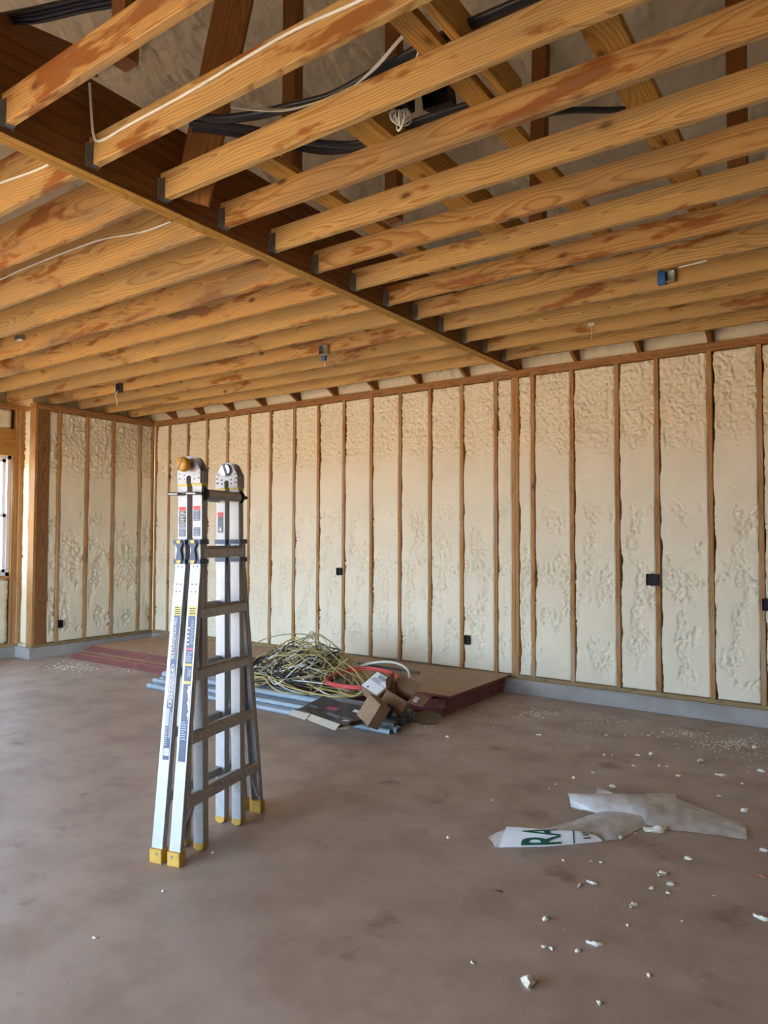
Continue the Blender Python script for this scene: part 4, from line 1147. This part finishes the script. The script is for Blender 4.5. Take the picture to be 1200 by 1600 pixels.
# torn scrap by the corner of the stack
sc = at_z(664, 1127, 0.0)
mb = MB(); K = 6
top_ = [(-0.12, -0.06, 0.01), (0.02, -0.09, 0.004), (0.13, -0.03, 0.015), (0.14, 0.06, 0.05), (0.02, 0.09, 0.07), (-0.11, 0.06, 0.05)]
mb.loft([[(a, b, c_) for a, b, c_ in top_], [(a, b, c_ + 0.006) for a, b, c_ in top_]])
o = mb.build('cardboard_scrap', plain('olive_cardboard', (0.16, 0.115, 0.06), 0.8, 0, 0.3, 10)); o.location = sc; tag(o, 'torn olive brown cardboard scrap at the foot of the plywood stack', 'cardboard')

# ================================================================== PLASTIC WRAPPER
wr_e = empty('plastic_wrapper', at_z(960, 1285, 0)); tag(wr_e, 'crumpled milky plastic wrapper with a printed white band on the floor', 'wrapper')
O = wr_e.location
def P(px, py, z=0.0): return at_z(px, py, z) - O
def strip(name, sections, mat, n=12, curl=None, mi=None, noise_=0.006, seed=0):
    """sheet through cross sections given as (near point, far point, bulge)"""
    mb = MB(); rows = []
    for k, (a, b, h) in enumerate(sections):
        row = []
        for i in range(n + 1):
            t = i / n; p = a.lerp(b, t)
            z = p.z + h * math.sin(PI * t) ** 0.8 + noise_ * (0.6 + float(pnoise(np.array([k * 0.7 + seed]), np.array([t * 4.0]))[0]))
            row.append((p.x, p.y, max(z, 0.002)))
        rows.append(row)
    mb.loft(rows, closed=False, caps=False)
    o = mb.build(name, mat, wr_e, fix=False, smooth=True); return o
def interp(secs, m):
    out = []
    for (a, b, h), (c_, d_, g_) in zip(secs[:-1], secs[1:]):
        for k in range(m):
            t = k / m; t = t * t * (3 - 2 * t) if False else t
            out.append((a.lerp(c_, t), b.lerp(d_, t), h + (g_ - h) * t))
    out.append(secs[-1]); return out
# left tail: clear end, printed white band, clear sheet that runs under the other piece
s1_ = interp([(P(774, 1325), P(762, 1309), 0.004), (P(782, 1325), P(790, 1296, .02), 0.02)], 4)
strip('film_end', s1_, M['film'])
band = interp([(P(780, 1325), P(792, 1292, .075), 0.012), (P(860, 1323), P(850, 1296, .066), 0.012), (P(905, 1319), P(905, 1299, .055), 0.012), (P(942, 1315), P(918, 1303, .035), 0.010)], 6)
strip('band_back', [(b_, b_ + Vector((0.02, 0.10, 0.002 - b_.z)), 0.010) for a_, b_, h_ in band], M['film'], 8, noise_=0.002)
strip('printed_band', band, M['film_white'], 14, noise_=0.003)
s3 = interp([(P(850, 1320), P(850, 1297, .012), 0.018), (P(920, 1316), P(895, 1284, .01), 0.02), (P(965, 1313), P(935, 1270, .01), 0.03), (P(1012, 1290), P(990, 1266, .01), 0.02)], 6)
strip('clear_sheet', s3, M['film'], 14, noise_=0.008, seed=3)
# upper piece: a soft roll that flattens towards the right
s4 = interp([(P(892, 1262), P(886, 1240, .075), 0.02), (P(950, 1276), P(940, 1241, .07), 0.03), (P(1010, 1290), P(1000, 1243, .05), 0.04), (P(1040, 1297), P(1052, 1246, .01), 0.03), (P(1090, 1302), P(1090, 1262), 0.02), (P(1167, 1313), P(1164, 1290), 0.012)], 7)
strip('clear_roll', s4, M['film'], 16, noise_=0.006, seed=8)
s4b = interp([(P(894, 1263), P(890, 1245), 0.03), (P(960, 1279), P(950, 1250), 0.04), (P(1030, 1295), P(1040, 1250), 0.02), (P(1100, 1300), P(1100, 1266), 0.01)], 6)
strip('clear_underlayer', s4b, M['film'], 10, noise_=0.006, seed=12)
s5 = interp([(P(932, 1240), P(932, 1228, .01), 0.01), (P(960, 1243), P(958, 1241, .01), 0.004)], 4)
strip('film_corner', s5, M['film'], 6)
s6 = interp([(P(1010, 1244), P(1012, 1241), 0.01), (P(1058, 1250), P(1052, 1241), 0.01)], 4)
strip('film_corner', s6, M['film'], 6)
# print on the white band: letters stand across the band
def band_pt(s_, t_):
    k = min(len(band) - 2, max(0, int(s_ * (len(band) - 1)))); f = s_ * (len(band) - 1) - k
    a = band[k][0].lerp(band[k + 1][0], f); b = band[k][1].lerp(band[k + 1][1], f); h = band[k][2] * (1 - f) + band[k + 1][2] * f
    p = a.lerp(b, t_); return (p.x + 0.002, p.y - 0.005, p.z + h * math.sin(PI * min(1, max(0, t_))) ** 0.8 + 0.0065)
def band_text(txt, s0, s1_, t0, t1, mat, bold=0.0):
    vs, fs = text_mesh(txt, 1.0, bold); a = np.array(vs); x0, x1 = a[:, 0].min(), a[:, 0].max(); y0, y1 = a[:, 1].min(), a[:, 1].max()
    bm = bmesh.new(); bv = [bm.verts.new(v) for v in vs]
    for f in fs:
        try: bm.faces.new([bv[i] for i in f])
        except ValueError: pass
    bmesh.ops.triangulate(bm, faces=bm.faces); bmesh.ops.subdivide_edges(bm, edges=bm.edges, cuts=1); bm.verts.index_update()
    out = [band_pt(s1_ - (s1_ - s0) * (v.co.y - y0) / (y1 - y0), t0 + (t1 - t0) * (v.co.x - x0) / (x1 - x0)) for v in bm.verts]
    ff = [tuple(v.index for v in f.verts) for f in bm.faces]; bm.free()
    mb = MB(); mb.add(out, ff); mb.build('lettering', mat, wr_e, fix=False)
band_text('RA', 0.14, 0.46, 0.04, 0.96, M['green_ink'], 0.012)
mb = MB(); mb.loft([[band_pt(0.60, t / 10) for t in range(11)], [band_pt(0.615, t / 10) for t in range(11)]], closed=False, caps=False); mb.build('lettering', M['green_ink'], wr_e, fix=False)
band_text('IB', 0.74, 0.86, 0.2, 0.85, M['black_ink'])

# ================================================================== FOAM SCRAPS
def lump_mesh(name, seed, sx, sy, sz, rough):
    bm = bmesh.new(); bmesh.ops.create_icosphere(bm, subdivisions=2, radius=1)
    rg = random.Random(seed); ph = [rg.uniform(0, 6) for _ in range(6)]
    for v in bm.verts:
        c_ = v.co
        k = 1 + rough * (math.sin(c_.x * 3.1 + ph[0]) * math.sin(c_.y * 3.7 + ph[1]) + 0.7 * math.sin(c_.z * 5 + c_.x * 4 + ph[2])) + rg.uniform(-.12, .12) * rough * 2
        v.co = Vector((c_.x * sx * k, c_.y * sy * k, max(-0.55, c_.z * k) * sz))
        v.co.y += 0.25 * sx * math.sin(c_.x * 1.6 + ph[3]) * 0.5
    mz = min(v.co.z for v in bm.verts)
    for v in bm.verts: v.co.z -= mz
    me = bpy.data.meshes.new(name); bm.to_mesh(me); bm.free(); me.materials.append(M['foam_scrap'])
    return me
LM = [lump_mesh('foam_scrap', 1, 1, .5, .5, .25), lump_mesh('foam_scrap', 2, 1, .8, .7, .3), lump_mesh('foam_scrap', 3, 1, .35, .35, .3), lump_mesh('foam_scrap', 4, 1, .6, .45, .4), lump_mesh('foam_scrap', 5, .9, .9, .8, .3)]
big = [  # px, py, half length (m), shape, angle, label
    (826, 1538, .027, 4, .3, 'largest white foam chunk alone near the bottom edge of the floor'),
    (928, 1476, .028, 2, -.3, 'long white foam sliver above the largest chunk at the bottom'),
    (853, 1437, .015, 1, .2, 'small round white foam lump left of the bottom slivers'),
    (989, 1416, .020, 3, .3, 'white foam flake halfway below the plastic wrapper'),
    (905, 1385, .018, 2, 1.2, 'upright-looking white foam sliver, left one of a pair below the wrapper'),
    (924, 1380, .022, 2, -.5, 'white foam sliver, right one of a pair below the wrapper'),
    (1033, 1367, .024, 3, .2, 'rough white foam flake below the middle of the wrapper'),
    (1048, 1383, .020, 0, .1, 'oval white foam flake just under the rough flake'),
    (1076, 1343, .020, 0, -.2, 'smooth white foam chip below the right end of the wrapper'),
    (1190, 1436, .030, 2, -.6, 'grey white foam sliver cut by the right picture edge'),
    (1194, 1330, .022, 0, -.1, 'white foam chip at the right picture edge beside the wrapper tip'),
    (1164, 1268, .022, 1, -.5, 'white foam nugget just above the right tip of the wrapper'),
    (1126, 1212, .030, 2, -.3, 'curved white foam strip above and right of the wrapper'),
    (1123, 1245, .016, 3, .1, 'small broken foam bit between the curved strip and the wrapper'),
    (1060, 1213, .018, 0, .0, 'flat white foam chip above the wrapper fold'),
    (958, 1230, .024, 0, -.1, 'white foam chip directly behind the wrapper peak'),
    (1025, 1299, .062, 2, .25, 'long jagged foam strip tucked against the front of the wrapper'),
    (970, 1310, .014, 4, .0, 'tiny foam ball in front of the wrapper join'),
    (843, 1149, .026, 2, .2, 'curled foam strip on the open floor near the plywood stack'),
    (1018, 1179, .022, 1, .3, 'white foam lump in the middle of the far floor debris'),
    (996, 1181, .018, 3, -.2, 'foam flake left of the lump in the far floor debris'),
    (1094, 1190, .026, 3, .2, 'broken pair of foam bits far right near the back wall debris'),
    (1180, 1169, .022, 1, .1, 'foam lump close to the right edge near the back wall'),
    (1190, 1206, .026, 0, -.4, 'pale foam chip at the far right edge above the wrapper'),
]
for (px, py, r, sh, a, lab) in big:
    o = link('foam_scrap', LM[sh]); o.location = at_z(px, py, 0.0); o.rotation_euler = (0, 0, YAW + a); o.scale = (r, r, r * 0.9)
    tag(o, lab, 'foam scrap', 'foam scraps on the floor')
small = [(926, 1208), (896, 1216), (769, 1251), (993, 1302), (939, 1348), (923, 1347), (1018, 1389), (1044, 1396), (981, 1447), (934, 1422), (861, 1483), (850, 1480), (903, 1487), (1014, 1525), (936, 1568), (738, 1505),
         (956, 1180), (944, 1180), (990, 1197), (1030, 1197), (896, 1216), (927, 1208), (917, 1168), (888, 1141), (947, 1149), (1013, 1150), (976, 1149), (1042, 1198), (771, 1137), (804, 1153), (868, 1226), (858, 1233), (150, 1102),
         (125, 1058), (170, 1060), (148, 1466), (255, 1393), (332, 1333), (699, 1152), (1072, 1255), (1150, 1300), (1115, 1400), (1066, 1440), (880, 1345), (700, 1310), (1160, 1225), (1100, 1165), (1060, 1170)]
rg = random.Random(3)
for (px, py) in small:
    o = link('foam_scrap', LM[rg.randrange(5)]); r = rg.uniform(.006, .012)
    o.location = at_z(px, py, 0); o.rotation_euler = (0, 0, rg.uniform(0, 6.28)); o.scale = (r, r, r)
    tag(o, 'tiny white foam bit lying loose on the concrete floor', 'foam scrap', 'tiny foam bits on the floor')
o = link('foam_scrap', LM[3]); o.data = LM[3].copy(); o.data.materials[0] = plain('rusty_chip', (0.45, 0.20, 0.10), 0.8); o.location = at_z(1188, 1370, 0); o.scale = (.018, .014, .012)
tag(o, 'small orange brown chip on the floor near the right edge', 'debris')
o = link('foam_scrap', o.data.copy()); o.data.materials[0] = plain('dark_chip', (0.08, 0.05, 0.035), 0.8); o.location = at_z(780, 1393, 0); o.scale = (.018, .012, .005)
tag(o, 'small dark brown dirt chip alone on the floor', 'debris')
# crumbs
mb = MB(); rg = random.Random(9)
def crumb(p, r):
    a = rg.uniform(0, 6.28); h = r * rg.uniform(.4, .9)
    vs = [(p.x + math.cos(a + k * PI / 2) * r * rg.uniform(.5, 1.2), p.y + math.sin(a + k * PI / 2) * r * rg.uniform(.5, 1.2), 0.0005) for k in range(4)] + [(p.x, p.y, h)]
    mb.add(vs, [(0, 1, 4), (1, 2, 4), (2, 3, 4), (3, 0, 4)])
def cluster(cx, cy, sx, sy, n, r0, r1):
    for _ in range(n):
        px = rg.gauss(cx, sx); py = rg.gauss(cy, sy)
        p = at_z(px, max(py, 1012), 0)
        if p.y > BY - 0.05 or p.x < LX + 0.05: continue
        crumb(p, rg.uniform(r0, r1))
cluster(842, 1116, 20, 4, 170, .003, .009); cluster(800, 1105, 26, 12, 90, .003, .008); cluster(900, 1140, 50, 12, 70, .002, .006)
cluster(950, 1125, 25, 4, 70, .003, .007); cluster(1060, 1147, 34, 3, 110, .003, .009); cluster(1150, 1162, 30, 5, 190, .003, .010)
cluster(1180, 1190, 25, 12, 50, .003, .008); cluster(1000, 1165, 90, 14, 80, .002, .005); cluster(700, 1120, 22, 8, 90, .003, .007)
cluster(650, 1135, 12, 5, 60, .003, .008); cluster(1000, 1250, 130, 60, 110, .0015, .004); cluster(980, 1400, 130, 70, 90, .0015, .0035)
cluster(118, 1041, 24, 4, 170, .004, .013); cluster(215, 1046, 20, 3, 70, .003, .010); cluster(500, 1165, 80, 25, 50, .002, .005); cluster(250, 1400, 160, 60, 40, .001, .003)
cr = mb.build('foam_crumbs', M['foam_scrap'], fix=False); tag(cr, 'fine white foam crumbs strewn over the concrete floor', 'crumbs', kind='stuff')

# ================================================================== OUTLET BOXES ON THE WALLS
def open_box(name, loc, size, rz, mat, label, cat='outlet box', depth=0.03, group=None, rot=None):
    e = bpy.data.objects.new(name, None); COL.objects.link(e); e.empty_display_size = 0.03; e.location = loc
    e.rotation_euler = rot if rot else (0, 0, rz)
    tag(e, label, cat, group)
    w, h = size[0] / 2, size[1] / 2; t = 0.004
    mb = MB()
    mb.box(-w, -w + t, 0, depth, -h, h); mb.box(w - t, w, 0, depth, -h, h); mb.box(-w, w, 0, depth, -h, -h + t); mb.box(-w, w, 0, depth, h - t, h)
    mb.box(-w, w, depth - t, depth, -h, h); mb.build('box', mat, e)
    mb = MB(); mb.box(-0.006, 0.006, -0.002, 0.002, h - t, h + 0.008); mb.box(-0.006, 0.006, -0.002, 0.002, -h - 0.008, -h + t); mb.build('mounting_ear', mat, e)
    return e
gx = 'black outlet boxes on the stud walls'
def wall_box(px, py, w, h, label):
    p = at_Y(px, py, BY - 0.030); return open_box('outlet_box', p, (w, h), 0, M['black'], label, depth=0.022, group=gx)
wall_box(529, 893, 0.075, 0.085, 'black outlet box in the foam of the back wall above the cables')
wall_box(729, 1000, 0.060, 0.095, 'black outlet box low on the back wall above the plywood')
bx = wall_box(1019, 906, 0.110, 0.105, 'wide black outlet box on the back wall with scraped foam around')
wall_box(1197, 945, 0.06, 0.10, 'black outlet box on the back wall cut by the picture edge')
p = at_X(95, 975, LX + 0.030); open_box('outlet_box', p, (0.06, 0.10), PI / 2, M['black'], 'black outlet box low on the short side wall', depth=0.022, group=gx)

# ================================================================== CEILING BOXES, WIRES, DUCT SHEATHS
def joist_box(px, py, k, w, h, mat, label, side=1):
    y = JY[k]; p = at_Y(px, py, y - 0.045)
    return open_box('junction_box', p, (w, h), 0, mat, label, cat='junction box', depth=0.044, group='junction boxes on the joists')
def nearest_joist(px, py, z=JZ0 + 0.05):
    p = at_z(px, py, z); return min(range(len(JY)), key=lambda i: abs(JY[i] - p.y))
def wire(name, pts, r, mat, label, cat='cable', group=None, flat=1.0, n=8, sides=6):
    mb = MB(); mb.tube(smooth_path(pts, n), r, sides, flat=flat)
    o = mb.build(name, mat, fix=False, smooth=True); return tag(o, label, cat, group)
k = nearest_joist(1042, 431)
jb = joist_box(1044, 431, k, 0.085, 0.075, M['galv'], 'grey steel junction box with a blue plastic bracket on a joist')
mb = MB(); mb.box(-0.07, -0.02, -0.012, 0.03, -0.05, 0.03); mb.box(-0.06, -0.035, -0.012, 0.01, 0.03, 0.055); mb.build('plastic_bracket', M['box_blue'], jb)
mb = MB(); mb.box(-0.062, -0.025, -0.005, 0.02, 0.085, 0.11); mb.build('foam_blob', M['foam_scrap'], jb)
k = nearest_joist(504, 548)
jb = joist_box(504, 546, k, 0.095, 0.085, M['galv'], 'grey steel junction box with a hanging blue connector on a joist')
mb = MB(); mb.box(-0.005, 0.035, -0.006, 0.02, -0.11, -0.065); mb.build('connector', M['box_blue'], jb)
mb = MB(); mb.tube([(0.02, 0.01, -0.10), (0.025, 0.005, -0.14), (0.022, 0.0, -0.17)], 0.004, 6); mb.build('wire_tail', M['cab_white'], jb)
k = nearest_joist(184, 608)
jb = joist_box(184, 606, k, 0.085, 0.11, M['rivet'], 'dark junction box with a white wire tail near the far corner')
mb = MB(); mb.tube([(0.0, 0.0, -0.03), (-0.03, -0.01, -0.09), (-0.005, 0.0, -0.16), (-0.012, 0, -0.21)], 0.005, 6); mb.build('wire_tail', M['cab_white'], jb)
k = nearest_joist(30, 524)
jb = joist_box(27, 527, k, 0.09, 0.04, M['galv'], 'small steel junction box at the left picture edge under a joist')
# little foam-speckled pull string
k = nearest_joist(925, 510)
p = at_Y(924, 507, JY[k] - 0.012)
e = empty('wire_tail', p); tag(e, 'short white wire end dangling from a joist near the back wall', 'wire')
mb = MB(); mb.tube([(0, 0, 0.0), (0.004, -0.004, -0.06), (0.0, 0, -0.13)], 0.003, 6); mb.build('string', M['cab_white'], e)
mb = MB(); mb.box(-0.03, 0.03, -0.006, 0.010, -0.012, 0.016); mb.build('foam_blob', M['foam_scrap'], e)

WH = M['cab_white']
# wire along the upper front edge of the second joist, with the hanging loop at the beam
yj = JY[10] - 0.006
wpts = [(-3.10, yj + 0.02, JT1 + 0.12)]
def on_joist(px, py, k): return at_Y(px, py, JY[k] - 0.006)
wire('electrical_cable', [at_Y(140, 130, JY[10] - 0.03), at_Y(143, 180, JY[10] - 0.02), on_joist(147, 212, 10), on_joist(158, 220, 10), on_joist(200, 196, 10), on_joist(290, 147, 10), on_joist(370, 99, 10), on_joist(460, 47, 10), on_joist(560, 2, 10), on_joist(680, -60, 10)],
     0.007, WH, 'white cable stapled along the upper edge of the second near joist', group='white ceiling cables')
wire('electrical_cable', [on_joist(-40, 300, 10), on_joist(0, 286, 10), on_joist(40, 272, 10), on_joist(72, 259, 10), on_joist(82, 250, 10)], 0.007, WH, 'short white cable on the joist at the left picture edge', group='white ceiling cables')
wire('electrical_cable', [on_joist(-30, 445, 12), on_joist(0, 437, 12), on_joist(37, 420, 12), on_joist(100, 395, 12), on_joist(160, 374, 12), on_joist(220, 363, 12), on_joist(268, 346, 12)], 0.006, WH, 'thin white cable running along a joist left of the beam', group='white ceiling cables')
k = nearest_joist(970, 425)
wire('electrical_cable', [at_Y(1060, 418, JY[k] - 0.006), at_Y(1085, 412, JY[k] - 0.006), at_Y(1105, 407, JY[k] - 0.006)], 0.005, WH, 'short white cable leading to the blue bracketed box', group='white ceiling cables')
# black sheathed lines across the attic
ZD = JT1 + 0.10
def attic(pts, z=ZD): return [at_z(a, b, z + (c_[0] if c_ else 0)) for a, b, *c_ in pts]
J = M['jacket']
gd = 'black sheathed lines in the attic'
wire('sheathed_line', attic([(300, 178), (340, 186), (400, 180), (450, 168), (520, 150), (590, 112), (650, 80), (720, 45), (800, 10), (870, -20)]), 0.030, J, 'black sheathed line sweeping up right behind the joists with white cables on it', 'duct line', gd, flat=0.55, sides=10)
wire('sheathed_line', attic([(295, 192), (340, 196), (400, 204), (470, 220), (530, 226), (570, 222), (640, 195), (720, 168), (760, 158)]), 0.026, J, 'black sheathed line sagging in the middle of the attic', 'duct line', gd, flat=0.6, sides=10)
wire('sheathed_line', attic([(300, 200), (360, 208), (420, 220), (500, 236), (560, 232), (600, 220), (660, 200)], ZD + 0.05), 0.024, J, 'lower black sheathed line running under the sagging one', 'duct line', gd, flat=0.6, sides=10)
wire('sheathed_line', attic([(790, 190), (850, 178), (900, 172), (960, 172), (1010, 166), (1100, 150)], ZD + 0.3), 0.024, J, 'short black sheathed line behind the right hand joists', 'duct line', gd, flat=0.55, sides=10)
for q in range(3):
    wire('electrical_cable', attic([(360, 161 + 3 * q), (410, 169 + 2 * q), (450, 170 + q), (500, 158), (545, 138), (556, 132), (590, 100 + 2 * q), (633, 52 + 2 * q), (650, 60 + 2 * q), (656, 78 - 3 * q), (650, 92)], ZD - 0.03 - 0.01 * q), 0.004, WH, 'thin white cable strung over the black sheathed line in the attic', group='thin white attic cables')
# bundle of dark lines at the top left corner
for q in range(4):
    wire('attic_cable', [at_z(-30, 30 + 5 * q - 6 * (q == 3), 4.25), at_z(20, 20 + 5 * q, 4.25), at_z(60, 12 + 7 * q, 4.25), at_z(130, -4 + 7 * q, 4.25), at_z(185, -18 + 8 * q, 4.25), at_z(260, -45 + 8 * q, 4.25)], 0.012, (J, M['cab_black'], plain('dark_blue_sheath', (0.03, 0.04, 0.09), 0.4), J)[q],
         ('upper black', 'second black', 'dark blue', 'lowest black')[q] + ' cable of the bundle above the beam at the top corner', group='dark cables in the top corner')
# coil of white wire in a black box, empty black box beside it
c0 = at_z(626, 183, JT1 - 0.03)
e = empty('wire_coil', c0); tag(e, 'coil of white wire hanging from a black ceiling box', 'wire coil')
for q in range(6):
    r = 0.038 + 0.006 * (q % 3); ph = q * 0.5
    mb = MB(); mb.tube([(math.cos(a) * r * math.cos(ph), math.cos(a) * r * math.sin(ph) + 0.0, math.sin(a) * r * 0.75 - 0.005 * q + 0.01) for a in [2 * PI * t / 24 for t in range(25)]], 0.0045, 6, caps=False)
    mb.build('wire_turn', WH, e, fix=False, smooth=True)
mb = MB(); mb.box(-0.045, 0.045, -0.045, 0.045, 0.03, 0.09); mb.build('ceiling_box', M['black'], e)
open_box('ceiling_box', at_z(680, 152, JT1 + 0.06), (0.13, 0.07), 0, M['black'], 'empty black plastic box hung between the joists beside the wire coil', cat='junction box', depth=0.08, rot=(0.35, 0, 0.1))
